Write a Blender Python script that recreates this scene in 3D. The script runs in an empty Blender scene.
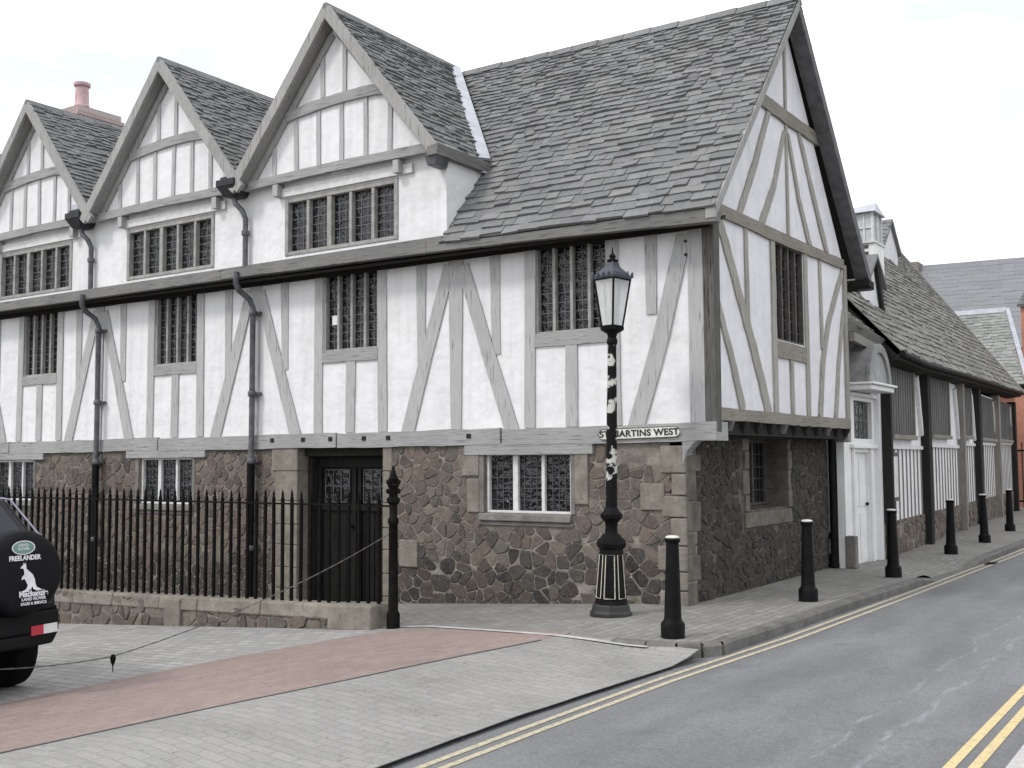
import bpy, math, random
from mathutils import Vector, Matrix
random.seed(7)
R=math.radians
scene=bpy.context.scene
COL=scene.collection
# ------------------------------------------------------------------ helpers
class F:
    """local frame: u along, d outward, v up"""
    def __init__(s,o,U,N): s.o=Vector(o); s.U=Vector(U).normalized(); s.N=Vector(N).normalized()
    def p(s,u,d,v): return s.o+s.U*u+s.N*d+Vector((0,0,v))
FA=F((0,0,0),(1,0,0),(0,-1,0))          # street front, u = x
FB=F((0,0,0),(0,1,0),(1,0,0))           # gable end, u = y
FS=F((-.41,0,0),(0,1,0),(1,0,0))        # recessed stone wall below the jetty
WD=Vector((-.0625,1,0)).normalized()
FW=F((-.05,7,0),WD,(WD.y,-WD.x,0))      # lane wing, u = distance along lane from y=7
class MB:
    def __init__(s): s.v=[];s.f=[];s.m=[]
    def face(s,pts,m=0):
        n=len(s.v); s.v+=[Vector(p) for p in pts]; s.f.append(list(range(n,n+len(pts)))); s.m.append(m)
    def hexa(s,P,m=0):   # P: 8 pts, 0-3 bottom ring ccw, 4-7 top
        n=len(s.v); s.v+=[Vector(p) for p in P]
        for q in ((0,3,2,1),(4,5,6,7),(0,1,5,4),(1,2,6,5),(2,3,7,6),(3,0,4,7)):
            s.f.append([n+i for i in q]); s.m.append(m)
        return s
    def box(s,x0,x1,y0,y1,z0,z1,m=0):
        return s.hexa([(x0,y0,z0),(x1,y0,z0),(x1,y1,z0),(x0,y1,z0),(x0,y0,z1),(x1,y0,z1),(x1,y1,z1),(x0,y1,z1)],m)
    def fbox(s,fr,u0,u1,d0,d1,v0,v1,m=0):
        return s.hexa([fr.p(u0,d1,v0),fr.p(u1,d1,v0),fr.p(u1,d0,v0),fr.p(u0,d0,v0),fr.p(u0,d1,v1),fr.p(u1,d1,v1),fr.p(u1,d0,v1),fr.p(u0,d0,v1)],m)
    def fbar(s,fr,pts,w,d0,d1,m=0,jit=.05,seg=5,cap=None):
        """timber along polyline pts (u,v), hewn: slightly uneven width"""
        P=[]
        for a,b in zip(pts[:-1],pts[1:]):
            for k in range(seg): P.append((a[0]+(b[0]-a[0])*k/seg,a[1]+(b[1]-a[1])*k/seg))
        P.append(pts[-1]); n0=len(s.v); N=len(P)
        ww=w if isinstance(w,(list,tuple)) else (w,w)
        for i,(u,v) in enumerate(P):
            a=P[max(i-1,0)];b=P[min(i+1,N-1)]
            t=(b[0]-a[0],b[1]-a[1]);l=math.hypot(*t) or 1;nx,ny=-t[1]/l,t[0]/l
            wc=(ww[0]+(ww[1]-ww[0])*i/(N-1))/2
            if cap and i in(0,N-1) : nx,ny=cap; 
            a1=wc*(1+random.uniform(-jit,jit));a2=wc*(1+random.uniform(-jit,jit))
            dd=d1+random.uniform(-.002,.002)
            for (q,d) in ((a1,d0),(a1,dd),(-a2,dd),(-a2,d0)):
                s.v.append(fr.p(u+nx*q,d,v+ny*q))
        for i in range(N-1):
            for k in range(4):
                A=n0+i*4+k;B=n0+i*4+(k+1)%4
                s.f.append([A,B,B+4,A+4]);s.m.append(m)
        s.f.append([n0+3,n0+2,n0+1,n0]);s.m.append(m)
        e=n0+(N-1)*4;s.f.append([e,e+1,e+2,e+3]);s.m.append(m)
        return s
    def tube(s,pts,r,n=8,m=0,caps=True):
        pts=[Vector(p) for p in pts];rr=r if isinstance(r,(list,tuple)) else [r]*len(pts)
        n0=len(s.v);prev=None
        for i,p in enumerate(pts):
            t=(pts[min(i+1,len(pts)-1)]-pts[max(i-1,0)]).normalized()
            if prev is None:
                a=Vector((0,0,1)) if abs(t.z)<.9 else Vector((1,0,0))
                x=t.cross(a).normalized()
            else: x=(prev-t*prev.dot(t)).normalized()
            prev=x;y=t.cross(x)
            for k in range(n):
                an=2*math.pi*k/n; s.v.append(p+(x*math.cos(an)+y*math.sin(an))*rr[i])
        for i in range(len(pts)-1):
            for k in range(n):
                a=n0+i*n+k;b=n0+i*n+(k+1)%n
                s.f.append([a,b,b+n,a+n]);s.m.append(m)
        if caps:
            s.f.append([n0+k for k in reversed(range(n))]);s.m.append(m)
            e=n0+(len(pts)-1)*n;s.f.append([e+k for k in range(n)]);s.m.append(m)
        return s
    def lathe(s,prof,n=16,m=0,c=(0,0,0),rot=0,axis='z',sx=1,sy=1):
        """prof: list (r,h)"""
        n0=len(s.v);c=Vector(c)
        for r,h in prof:
            for k in range(n):
                a=2*math.pi*k/n+rot
                q=(r*math.cos(a)*sx,r*math.sin(a)*sy,h)
                if axis=='x': q=(h,q[0],q[1])
                if axis=='y': q=(q[0],h,q[1])
                s.v.append(c+Vector(q))
        for i in range(len(prof)-1):
            for k in range(n):
                a=n0+i*n+k;b=n0+i*n+(k+1)%n
                s.f.append([a,b,b+n,a+n]);s.m.append(m)
        s.f.append([n0+k for k in reversed(range(n))]);s.m.append(m)
        e=n0+(len(prof)-1)*n;s.f.append([e+k for k in range(n)]);s.m.append(m)
        return s
    def build(s,name,mats,parent=None,local=False,smooth=False,bevel=0,seg=2,**tags):
        if not isinstance(mats,(list,tuple)): mats=[mats]
        off=Vector((0,0,0))
        if parent is not None and not local:
            q=parent
            while q: off+=q.location; q=q.parent
        me=bpy.data.meshes.new(name)
        me.from_pydata([tuple(v-off) for v in s.v],[],s.f)
        for m in mats: me.materials.append(m)
        me.polygons.foreach_set('material_index',s.m)
        me.update()
        import bmesh
        b=bmesh.new();b.from_mesh(me)
        if smooth: bmesh.ops.remove_doubles(b,verts=b.verts,dist=1e-5)
        bmesh.ops.recalc_face_normals(b,faces=b.faces)
        b.to_mesh(me);b.free()
        if smooth:
            me.polygons.foreach_set('use_smooth',[True]*len(me.polygons))
            try: me.set_sharp_from_angle(angle=R(40))
            except Exception: pass
        o=bpy.data.objects.new(name,me);COL.objects.link(o)
        if parent is not None: o.parent=parent
        if bevel:
            md=o.modifiers.new('Bevel','BEVEL');md.width=bevel;md.segments=seg;md.limit_method='ANGLE';md.angle_limit=R(35)
        for k,v in tags.items(): o[k]=v
        return o
def blocks(mb,name,mat,parent,bevel=0):
    for k in range(0,len(mb.v),8):
        m=MB();m.v=mb.v[k:k+8];m.f=[[i-k for i in f] for f in mb.f if k<=f[0]<k+8];m.m=[0]*len(m.f);m.build(name,mat,parent,bevel=bevel)
def empty(name,loc,label,cat,group=None,rot=(0,0,0)):
    o=bpy.data.objects.new(name,None);COL.objects.link(o);o.location=loc;o.rotation_euler=rot
    o.empty_display_size=.2
    o['label']=label;o['category']=cat
    if group:o['group']=group
    return o
# ------------------------------------------------------------------ materials
def lin(c): return tuple(c)+(1,) if len(c)==3 else c
class NT:
    def __init__(s,name):
        s.m=bpy.data.materials.new(name);s.m.use_nodes=True;s.t=s.m.node_tree
        s.b=s.t.nodes['Principled BSDF'];s.N={}
        s.tc=s.t.nodes.new('ShaderNodeTexCoord')
    def n(s,typ,**k):
        x=s.t.nodes.new('ShaderNode'+typ)
        for a,v in k.items(): setattr(x,a,v)
        return x
    def l(s,a,b): s.t.links.new(a,b)
    def map(s,scale=(1,1,1),rot=(0,0,0),src='Object'):
        x=s.n('Mapping');x.inputs['Scale'].default_value=scale;x.inputs['Rotation'].default_value=rot
        s.l(s.tc.outputs[src],x.inputs[0]);return x.outputs[0]
    def noise(s,scale,vec=None,detail=4,rough=.55,dist=0):
        x=s.n('TexNoise');x.inputs['Scale'].default_value=scale;x.inputs['Detail'].default_value=detail
        x.inputs['Roughness'].default_value=rough;x.inputs['Distortion'].default_value=dist
        s.l(vec if vec is not None else s.tc.outputs['Object'],x.inputs['Vector']);return x.outputs['Fac']
    def ramp(s,fac,stops):
        x=s.n('ValToRGB');e=x.color_ramp.elements
        while len(e)<len(stops): e.new(.5)
        for q,(p,c) in zip(e,stops): q.position=p;q.color=lin(c) if not isinstance(c,(int,float)) else (c,c,c,1)
        s.l(fac,x.inputs[0]);return x.outputs[0]
    def mix(s,fac,a,b,mode='MIX'):
        x=s.n('Mix',data_type='RGBA',blend_type=mode)
        for i,v in ((0,fac),(6,a),(7,b)):
            if hasattr(v,'is_output') or hasattr(v,'links'): s.l(v,x.inputs[i])
            elif i==0: x.inputs[0].default_value=v
            else: x.inputs[i].default_value=lin(v)
        return x.outputs[2]
    def math(s,op,a,b=0):
        x=s.n('Math',operation=op)
        for i,v in enumerate((a,b)):
            if hasattr(v,'links'): s.l(v,x.inputs[i])
            else: x.inputs[i].default_value=v
        return x.outputs[0]
    def bump(s,h,strength=.3,dist=.01,prev=None):
        x=s.n('Bump');x.inputs['Strength'].default_value=strength;x.inputs['Distance'].default_value=dist
        s.l(h,x.inputs['Height'])
        if prev is not None: s.l(prev,x.inputs['Normal'])
        s.l(x.outputs[0],s.b.inputs['Normal']);return x.outputs[0]
    def done(s,col,rough=.8,metal=0,spec=.5):
        if hasattr(col,'links'): s.l(col,s.b.inputs['Base Color'])
        else: s.b.inputs['Base Color'].default_value=lin(col)
        if hasattr(rough,'links'): s.l(rough,s.b.inputs['Roughness'])
        else: s.b.inputs['Roughness'].default_value=rough
        s.b.inputs['Metallic'].default_value=metal
        s.b.inputs['Specular IOR Level'].default_value=spec
        return s.m
def mat_plain(name,c,rough=.7,metal=0,var=.15,scale=6,spec=.5,bump=0,bs=40):
    t=NT(name);f=t.noise(scale,detail=6)
    col=t.ramp(f,[(.3,tuple(v*(1-var) for v in c)),(.7,tuple(min(1,v*(1+var)) for v in c))])
    if bump: t.bump(t.noise(bs,detail=3),bump,.01)
    return t.done(col,rough,metal,spec)
def mat_timber(name,a,b,axis='z',dark=(.1,.1,.1),crack=.5):
    t=NT(name);sc={'z':(14,14,.9),'x':(.9,.9,14)}[axis]
    g=t.noise(3,t.map(sc),detail=8,rough=.7)
    k=t.noise(1.3,detail=5)
    rnd=t.n('NewGeometry').outputs['Random Per Island']
    c=t.ramp(g,[(.28,a),(.72,b)])
    c=t.mix(t.ramp(k,[(.35,0),(.75,.45)]),c,dark)
    c=t.mix(.22,c,t.ramp(rnd,[(0,tuple(v*.6 for v in a)),(1,tuple(min(1,v*1.15) for v in b))]))
    ck=t.noise(2.2,t.map(tuple(v*1.6 for v in sc)),detail=2,rough=.5)
    ckm=t.ramp(ck,[(.33,1),(.39,0)])
    c=t.mix(t.math('MULTIPLY',ckm,crack),c,tuple(v*.35 for v in dark))
    b_=t.bump(g,.8,.012);t.bump(ckm,-.6,.01,b_);return t.done(c,.88,spec=.15)
M={}
M['timber_v']=mat_timber('limewashed_oak',(.33,.33,.335),(.47,.47,.475),'z',dark=(.25,.25,.25))
M['timber_h']=mat_timber('limewashed_oak_beam',(.24,.24,.242),(.39,.39,.392),'x',dark=(.15,.15,.15))
M['oak_v']=mat_timber('weathered_oak',(.26,.25,.222),(.42,.405,.372),'z',dark=(.11,.10,.085))
M['oak_h']=mat_timber('weathered_oak_beam',(.19,.175,.15),(.30,.285,.25),'x',dark=(.10,.09,.075))
M['oak_dark']=mat_timber('dark_shaded_oak',(.010,.0095,.009),(.034,.032,.030),'z',dark=(.02,.02,.02))  # dark oak, taken near-black to paint in shade under eaves and jetty
M['oak_mottled']=mat_timber('mottled_corner_oak',(.05,.048,.045),(.20,.195,.185),'z',dark=(.03,.03,.03),crack=.7)
M['barge']=mat_timber('grey_bargeboard_oak',(.27,.27,.268),(.41,.405,.395),'z',dark=(.12,.12,.12))
M['fascia']=mat_timber('grey_gutter_board',(.13,.129,.126),(.25,.248,.242),'x',dark=(.05,.05,.055))
def mk_plaster(name,c,dirt):
    t=NT(name);n=t.noise(1.1,detail=7,rough=.6);st=t.noise(2.2,t.map((3,3,.35)),detail=6)
    col=t.ramp(n,[(.3,tuple(v*.9 for v in c)),(.65,c)])
    col=t.mix(t.ramp(st,[(.47,0),(.75,.6)]),col,dirt)
    col=t.mix(t.ramp(t.noise(5.5,detail=9,rough=.75),[(.55,0),(.75,.35)]),col,dirt)
    b=t.bump(t.noise(9,detail=7),.22,.03);t.bump(t.noise(1.8,detail=3),.7,.08,b)
    return t.done(col,.9,spec=.15)
M['plaster']=mk_plaster('lime_plaster',(.70,.70,.715),(.52,.52,.52))
M['plaster_b']=mk_plaster('lime_plaster_gable',(.69,.69,.725),(.55,.54,.55))
# rubble stone
def mk_stone(name,stops,mort=False,dark=.5):
    t=NT(name);rnd=t.n('NewGeometry').outputs['Random Per Island']
    base=t.ramp(rnd,stops)
    n=t.noise(9,detail=8,rough=.7);n2=t.noise(38,detail=5)
    c=t.mix(.62,base,t.ramp(n,[(.25,(.28,.28,.28)),(.75,(1,1,1))]),'MULTIPLY')
    c=t.mix(t.ramp(n2,[(.5,0),(.75,.4)]),c,(.20,.19,.17))
    c=t.mix(t.ramp(t.noise(22,detail=6,rough=.8),[(.52,0),(.64,.5)]),c,(.06,.055,.05))
    b=t.bump(n,.7,.03);t.bump(n2,.5,.012,b)
    c=t.mix(t.ramp(t.noise(4.2,detail=9,rough=.72),[(.46,0),(.70,.5)]),c,(.185,.165,.145) if dark>.4 else (.10,.092,.084) if dark>.3 else (.05,.046,.042))
    return t.done(c,.93,spec=.15)
ST=[(0,(.10,.082,.073)),(.14,(.18,.138,.118)),(.28,(.12,.109,.10)),(.42,(.205,.168,.140)),(.55,(.075,.070,.066)),(.68,(.185,.142,.122)),(.8,(.14,.127,.116)),(.92,(.235,.205,.17)),(1,(.10,.09,.083))]
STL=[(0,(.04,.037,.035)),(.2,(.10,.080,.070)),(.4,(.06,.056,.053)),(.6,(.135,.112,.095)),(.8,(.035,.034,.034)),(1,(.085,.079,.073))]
M['stone']=mk_stone('rubble_stone',ST)
M['stone_dark']=mk_stone('grimy_shaded_rubble',[(0,(.035,.033,.032)),(.4,(.07,.064,.060)),(.7,(.05,.047,.045)),(1,(.085,.078,.07))],dark=.2)  # grime plus the jetty's shadow, both put into the stone colour
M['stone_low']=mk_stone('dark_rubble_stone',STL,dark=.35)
t=NT('lime_mortar');n=t.noise(5,detail=8);c=t.ramp(n,[(.3,(.10,.09,.08)),(.5,(.19,.172,.152)),(.72,(.29,.268,.24))]);t.bump(t.noise(30,detail=6),.8,.02);M['mortar']=t.done(c,.95,spec=.1)
t=NT('grimy_shaded_mortar');c=t.ramp(t.noise(5,detail=8),[(.3,(.05,.045,.04)),(.7,(.15,.135,.12))]);t.bump(t.noise(30,detail=6),.8,.02);M['mortar_dark']=t.done(c,.95,spec=.1)  # mortar under the jetty, darkened for grime and painted shade
def mk_dressed(name,a,b):
    t=NT(name);n=t.noise(4,detail=8,rough=.65);rnd=t.n('NewGeometry').outputs['Random Per Island']
    c=t.ramp(n,[(.3,a),(.7,b)]);c=t.mix(.45,c,t.ramp(rnd,[(0,(.6,.59,.57)),(1,(1.15,1.12,1.1))]),'MULTIPLY')
    c=t.mix(t.ramp(t.noise(17,detail=6),[(.5,0),(.72,.5)]),c,(.10,.095,.088))
    t.bump(t.noise(25,detail=6),.6,.012);return t.done(c,.9,spec=.2)
M['dressed']=mk_dressed('dressed_sandstone',(.15,.136,.116),(.28,.26,.228))
M['dressed_grimy_shaded']=mk_dressed('grimy_shaded_dressed_stone',(.075,.068,.06),(.20,.185,.162))  # dressed stone under the jetty: grime and jetty shade in its colour
M['dressed_grey']=mk_dressed('grey_dressed_stone',(.12,.118,.113),(.23,.225,.215))
def mk_slate(name,stops,moss=(.18,.18,.16),mossf=.3):
    t=NT(name);rnd=t.n('NewGeometry').outputs['Random Per Island']
    c=t.ramp(rnd,stops);n=t.noise(11,detail=7,rough=.7)
    c=t.mix(.45,c,t.ramp(n,[(.25,(.45,.45,.45)),(.75,(1.2,1.2,1.2))]),'MULTIPLY')
    c=t.mix(t.ramp(t.noise(1.1,detail=6),[(.48,0),(.72,mossf)]),c,moss)
    c=t.mix(t.ramp(t.noise(46,detail=3),[(.62,0),(.74,.5)]),c,(.28,.28,.27))
    t.bump(n,.6,.015);return t.done(c,.82,spec=.25)
M['slate']=mk_slate('rough_slate',[(0,(.14,.142,.146)),(.25,(.18,.182,.186)),(.5,(.16,.162,.166)),(.75,(.215,.216,.217)),(1,(.19,.194,.202))])
M['slate_wing']=mk_slate('mossy_slate',[(0,(.13,.128,.118)),(.35,(.18,.176,.166)),(.7,(.23,.225,.212)),(1,(.16,.16,.155))],moss=(.19,.188,.16),mossf=.5)
M['slate_green']=mk_slate('green_slate',[(0,(.19,.20,.19)),(.5,(.235,.245,.235)),(1,(.28,.288,.275))],moss=(.2,.215,.19))
def mk_course(name,a,b,scale,w,h,mortar,rot=(0,0,0),rough=.85,bs=.4,msz=.03,off=.5,joint=.6,spec=.3,blot=(.5,.78,.3),squash=1.0,mud=(.1,.1,.095)):
    t=NT(name);v=t.map((1,1,1),rot)
    # a gentle wobble keeps the joints from being ruler straight
    nz=t.n('TexNoise');nz.inputs['Scale'].default_value=3.5;t.l(v,nz.inputs['Vector'])
    wob=t.n('VectorMath',operation='MULTIPLY_ADD');t.l(nz.outputs['Color'],wob.inputs[0]);wob.inputs[1].default_value=(.05,.05,.05);t.l(v,wob.inputs[2])
    x=t.n('TexBrick');x.offset=off;x.inputs['Scale'].default_value=scale
    x.inputs['Brick Width'].default_value=w;x.inputs['Row Height'].default_value=h;x.inputs['Mortar Size'].default_value=msz
    x.inputs['Mortar Smooth'].default_value=.3;x.inputs['Bias'].default_value=0
    x.inputs['Color1'].default_value=lin(a);x.inputs['Color2'].default_value=lin(b);x.inputs['Mortar'].default_value=lin(mortar)
    t.l(wob.outputs[0],x.inputs['Vector'])
    spot=t.ramp(t.noise(17,v,detail=1),[(.72,0),(.75,.5)])
    n=t.noise(1.2,v,detail=8,rough=.65);n2=t.noise(45,v,detail=4)
    c=t.mix(t.ramp(n,[(blot[0]-.02,0),(blot[1]-.1,blot[2]+.15)]),x.outputs[0],mud)
    c=t.mix(t.ramp(n2,[(.4,0),(.8,.4)]),c,tuple(min(1,q*1.5) for q in b))
    c=t.mix(t.ramp(t.noise(.45,v,detail=5),[(.35,0),(.7,.3)]),c,tuple(min(1,q*1.35) for q in b))
    c=t.mix(spot,c,tuple(q*.45 for q in a))
    h_=t.math('SUBTRACT',1,x.outputs['Fac'])
    b_=t.bump(h_,joint,.008);t.bump(n2,bs,.005,b_)
    return t.done(c,rough,spec=spec)
M['setts']=mk_course('granite_setts',(.145,.140,.130),(.225,.219,.207),1,.20,.11,(.12,.118,.11),rot=(0,0,R(90)),msz=.012)
M['court']=mk_course('court_setts',(.20,.198,.19),(.30,.296,.285),1,.22,.13,(.15,.148,.14),rot=(0,0,R(6)),msz=.014)
M['pavers']=mk_course('grey_block_paving',(.215,.212,.206),(.255,.251,.243),1,.20,.10,(.19,.187,.18),rot=(0,0,R(0)),msz=.007)
M['redbrick_paving']=mk_course('red_block_paving',(.19,.148,.136),(.245,.188,.172),1,.20,.10,(.17,.13,.12),rot=(0,0,R(90)),msz=.006,mud=(.16,.13,.12))
M['brick_orange']=mk_course('orange_brick_wall',(.34,.13,.08),(.42,.17,.11),1,.22,.075,(.30,.25,.22),rot=(R(90),0,0),msz=.01)
M['brick_pink']=mk_course('pink_brick_stack',(.24,.17,.165),(.36,.27,.26),1,.22,.075,(.40,.36,.34),rot=(R(90),0,R(90)),msz=.012)
# asphalt
t=NT('worn_asphalt');f=t.noise(48,detail=6,rough=.85);g_=t.noise(1.1,t.map((1.6,.35,1)),detail=7);s_=t.noise(14,detail=6,rough=.7)
c=t.ramp(f,[(.28,(.085,.087,.091)),(.5,(.155,.158,.164)),(.75,(.26,.264,.272))])
c=t.mix(.8,c,t.ramp(g_,[(.3,(.68,.68,.69)),(.7,(1.22,1.22,1.22))]),'MULTIPLY')
c=t.mix(t.ramp(t.noise(3.1,detail=9,rough=.8),[(.54,0),(.60,.35)]),c,(.095,.096,.10))
c=t.mix(t.ramp(t.noise(26,detail=4,rough=.7),[(.60,0),(.70,.45)]),c,(.07,.07,.072))
c=t.mix(t.ramp(s_,[(.5,0),(.8,.3)]),c,(.075,.075,.078))
# pale scuffed tracks running along the lane
geo=t.n('SeparateXYZ');t.l(t.tc.outputs['Object'],geo.inputs[0])
wv=t.math('ADD',geo.outputs[0],t.math('MULTIPLY',t.noise(.6,detail=3),.5))
def track(x0,w,k):
    d=t.math('ABSOLUTE',t.math('SUBTRACT',wv,x0));return t.math('MULTIPLY',t.ramp(t.math('DIVIDE',d,w),[(0,1),(1,0)]),k)
sc=t.ramp(t.noise(7,t.map((3,.5,1)),detail=7,rough=.8),[(.48,0),(.62,1)])
c=t.mix(t.math('MULTIPLY',track(3.12,.03,.5),sc),c,(.36,.37,.39))
c=t.mix(t.math('MULTIPLY',track(3.38,.05,.55),sc),c,(.36,.37,.40))
b_=t.bump(f,.6,.006);t.bump(s_,.2,.01,b_);M['asphalt']=t.done(c,.78,spec=.35)
t=NT('yellow_road_paint');n=t.noise(30,detail=6,rough=.75);c=t.mix(t.ramp(n,[(.46,0),(.62,.85)]),(.46,.41,.28),(.18,.175,.165));t.bump(t.noise(120),.4,.004);M['yellow']=t.done(c,.8)
t=NT('yellow_road_paint_fresh');n=t.noise(22,detail=6,rough=.75);c=t.mix(t.ramp(n,[(.5,0),(.68,.7)]),(.58,.46,.24),(.2,.19,.16));t.bump(t.noise(120),.4,.004);M['yellow2']=t.done(c,.8)
M['kerb']=mk_dressed('granite_kerb',(.19,.188,.18),(.29,.285,.275))
M['kerb_dark']=mk_dressed('sooty_kerb',(.10,.098,.095),(.19,.187,.18))
M['edging']=mat_plain('pale_edging_stone',(.42,.41,.395),.85,var=.2,scale=9,bump=.4)
M['tar']=mat_plain('tar_joint',(.07,.068,.065),.8,var=.4,scale=20)
t=NT('black_cast_iron');n=t.noise(8,detail=5);t.bump(t.noise(60,detail=3),.25,.004);M['iron']=t.done(t.ramp(n,[(.3,(.003,.003,.0035)),(.75,(.009,.009,.010))]),.6,spec=.10)
M['rust_iron']=mat_plain('rusty_black_iron',(.006,.0055,.005),.7,var=.5,scale=14,bump=.3,spec=.08)
t=NT('painted_post_with_sticker_scraps');n=t.noise(7,detail=7,rough=.7);n2=t.noise(3.3,t.map((1,1,1.6)),detail=2)
mk=t.math('MULTIPLY',t.ramp(n,[(.47,0),(.50,1)]),t.ramp(n2,[(.50,0),(.53,1)]))
c=t.mix(mk,(.006,.006,.007),(.46,.45,.42));M['post']=t.done(c,.6,spec=.1)
M['cream']=mat_plain('cream_trim_paint',(.50,.47,.40),.6,var=.2,scale=20)
M['white_paint']=mat_plain('white_gloss_paint',(.66,.66,.66),.5,var=.08,scale=3)
M['white_frame']=mat_plain('white_frame_paint',(.55,.55,.55),.55,var=.15,scale=9)
M['pale_frame']=mat_plain('pale_oak_frame',(.27,.265,.255),.8,var=.25,scale=9,bump=.3)
M['dark_frame']=mat_plain('dark_oak_frame',(.065,.06,.055),.75,var=.35,scale=9,bump=.3)
M['lead']=mat_plain('window_lead',(.12,.125,.135),.6,var=.2,scale=25)
M['lead_dark']=mat_plain('dull_window_lead',(.05,.052,.057),.6,var=.3,scale=25)
M['flash']=mat_plain('lead_flashing',(.36,.38,.42),.45,var=.18,scale=5,bump=.2)
M['hopper']=mat_plain('dull_hopper_iron',(.03,.031,.034),.6,var=.4,scale=9,spec=.2)
M['pipe']=mat_plain('grey_rain_pipe',(.075,.076,.085),.5,var=.45,scale=9)
t=NT('old_window_glass');n=t.noise(3.5,detail=2);t.bump(t.noise(11,detail=2),.7,.05)
M['glass']=t.done(t.ramp(n,[(.35,(.003,.003,.004)),(.7,(.012,.012,.014))]),.08,spec=.5)
t=NT('dark_recess');M['dark']=t.done((.008,.008,.008),.9,spec=.1)
t=NT('black_door_oak');g=t.noise(3,t.map((14,14,.8)),detail=6);t.bump(g,.5,.01);M['door']=t.done(t.ramp(g,[(.3,(.005,.005,.005)),(.7,(.016,.015,.014))]),.7,spec=.15)
M['board_grey']=mat_timber('grey_boarding',(.17,.158,.145),(.29,.272,.25),'z',dark=(.08,.075,.07))
M['shutter']=mat_timber('grey_shutter_boards',(.10,.10,.10),(.19,.188,.185),'z',dark=(.06,.06,.06))
M['tree_bark']=mat_plain('bark',(.08,.065,.05),.9,var=.3,scale=9,bump=.5)
t=NT('leaves');M['leaf']=t.done(t.ramp(t.n('NewGeometry').outputs['Random Per Island'],[(0,(.03,.05,.02)),(1,(.09,.13,.05))]),.7)
# ------------------------------------------------------------------ ground
def sm(t): t=min(1,max(0,t)); return t*t*(3-2*t)
def g(x,y): return -.065*min(20,max(0,-x-.75))-.1*sm((x+.8)/1.4)*sm((-2.3-y)/.7)
def interp(tab):
    def f(y):
        if y<=tab[0][0]: return tab[0][1]
        for a,b in zip(tab[:-1],tab[1:]):
            if y<=b[0]: return a[1]+(b[1]-a[1])*(y-a[0])/(b[0]-a[0])
        return tab[-1][1]
    return f
EDGE=interp([(-25,.80),(-6.8,.775),(-6,.755),(-5.2,.755),(-4.2,.80),(-3.2,.85),(-2.5,.90),(-1.3,.98),(1.5,1.05),(5,1.21),(8,1.25),(60,1.28)])
def kh(y):   # kerb top height: dropped for the crossing further up
    return -.1*sm((y-4.9)/.5)*(1-sm((y-7.6)/.5))
def gp(x,y):
    z=g(x,y)
    if y>3: z+=kh(y)*sm((x-EDGE(y)+.9)/.9)
    return z
def strip(name,y0,y1,xl,xr,zf,mat,label=None,step=.25,kind='structure',parent=None,skirt=0):
    b=MB();ny=max(1,int((y1-y0)/step));rows=[]
    for j in range(ny+1):
        y=y0+(y1-y0)*j/ny;a,c=xl(y),xr(y)
        n=max(1,int(NX));rows.append([Vector((a+(c-a)*i/n,y,0)) for i in range(n+1)])
    for r_ in rows:
        for p in r_: p.z=zf(p.x,p.y)
    n=len(rows[0]);b.v=[p for r_ in rows for p in r_]
    for j in range(ny):
        for i in range(n-1):
            k=j*n+i;b.f.append([k,k+1,k+1+n,k+n]);b.m.append(0)
    o=b.build(name,mat,parent,smooth=True)
    if parent is None: o['kind']=kind
    return o
K=lambda v:(lambda y:v)
NX=60
XL=interp([(-25,-2.75),(-8,-2.92),(-6.9,-2.98),(-4.9,-3.02),(-3.12,-2.86),(-2.45,-2.62)])
XR=interp([(-25,-1.6),(-8,-1.19),(-6.58,-1.04),(-5.18,-.83),(-3.33,-.62),(-2.6,-.54)])
base=MB();S=400
gx=[-S,-120,-60,-30]+[-22+i for i in range(0,30)]+[10,20,50,120,S]
for i in range(len(gx)-1):
    for (ya,yb) in ((-S,-60),(-60,-20),(-20,60),(60,S)):
        base.face([(gx[i],ya,g(gx[i],0)-.28),(gx[i+1],ya,g(gx[i+1],0)-.28),(gx[i+1],yb,g(gx[i+1],0)-.28),(gx[i],yb,g(gx[i],0)-.28)])
o=base.build('ground',mat_plain('earth',(.12,.115,.10),.95,var=.3,scale=1));o['kind']='structure'
NX=80;strip('courtyard_setts',-20,-2.42,K(-26),XL,g,M['court'])
NX=14;strip('red_paving_band',-20,-2.42,XL,XR,g,M['redbrick_paving'])
strip('grey_block_paving',-20,-2.5,XR,lambda y:EDGE(y)-.02,g,M['pavers'])
NX=70;strip('hall_pavement',-2.42,.1,K(-26),lambda y:-.52,g,M['setts'])
NX=14;strip('corner_pavement',-2.5,.1,lambda y:-.52,lambda y:EDGE(y)-.12 if y>-2.1 else .86-.85*((-2.1-y)/.4)**2,g,M['setts'],step=.1)
strip('lane_pavement',.1,60,lambda y:-.52 if y<6 else -4.5,lambda y:EDGE(y)-.12,gp,M['setts'])
NX=12;road=strip('road',-40,80,lambda y:EDGE(y)-.12,K(3.95),lambda x,y:-.12+.05*math.sin((x-.9)/2.95*math.pi)*1.0-.0,M['asphalt'],step=.5)
def rz(x): return -.12+.05*math.sin((x-.9)/2.95*math.pi)
NX=6;strip('far_side_pavement',-40,80,K(4.04),K(9),lambda x,y:0.02,M['setts'],step=2)
strip('paving_edge_joint',-20,-2.5,lambda y:EDGE(y)-.024+.003*math.sin(y*5)+.003*math.sin(y*17),lambda y:EDGE(y)-.014+.003*math.sin(y*9),lambda x,y:max(g(x,y),rz(x))+.004,M['tar'])
strip('brick_edge_joint',-20,-2.9,lambda y:XR(y)-.012,lambda y:XR(y)+.016,lambda x,y:g(x,y)+.004,M['tar'],step=.2)
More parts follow.
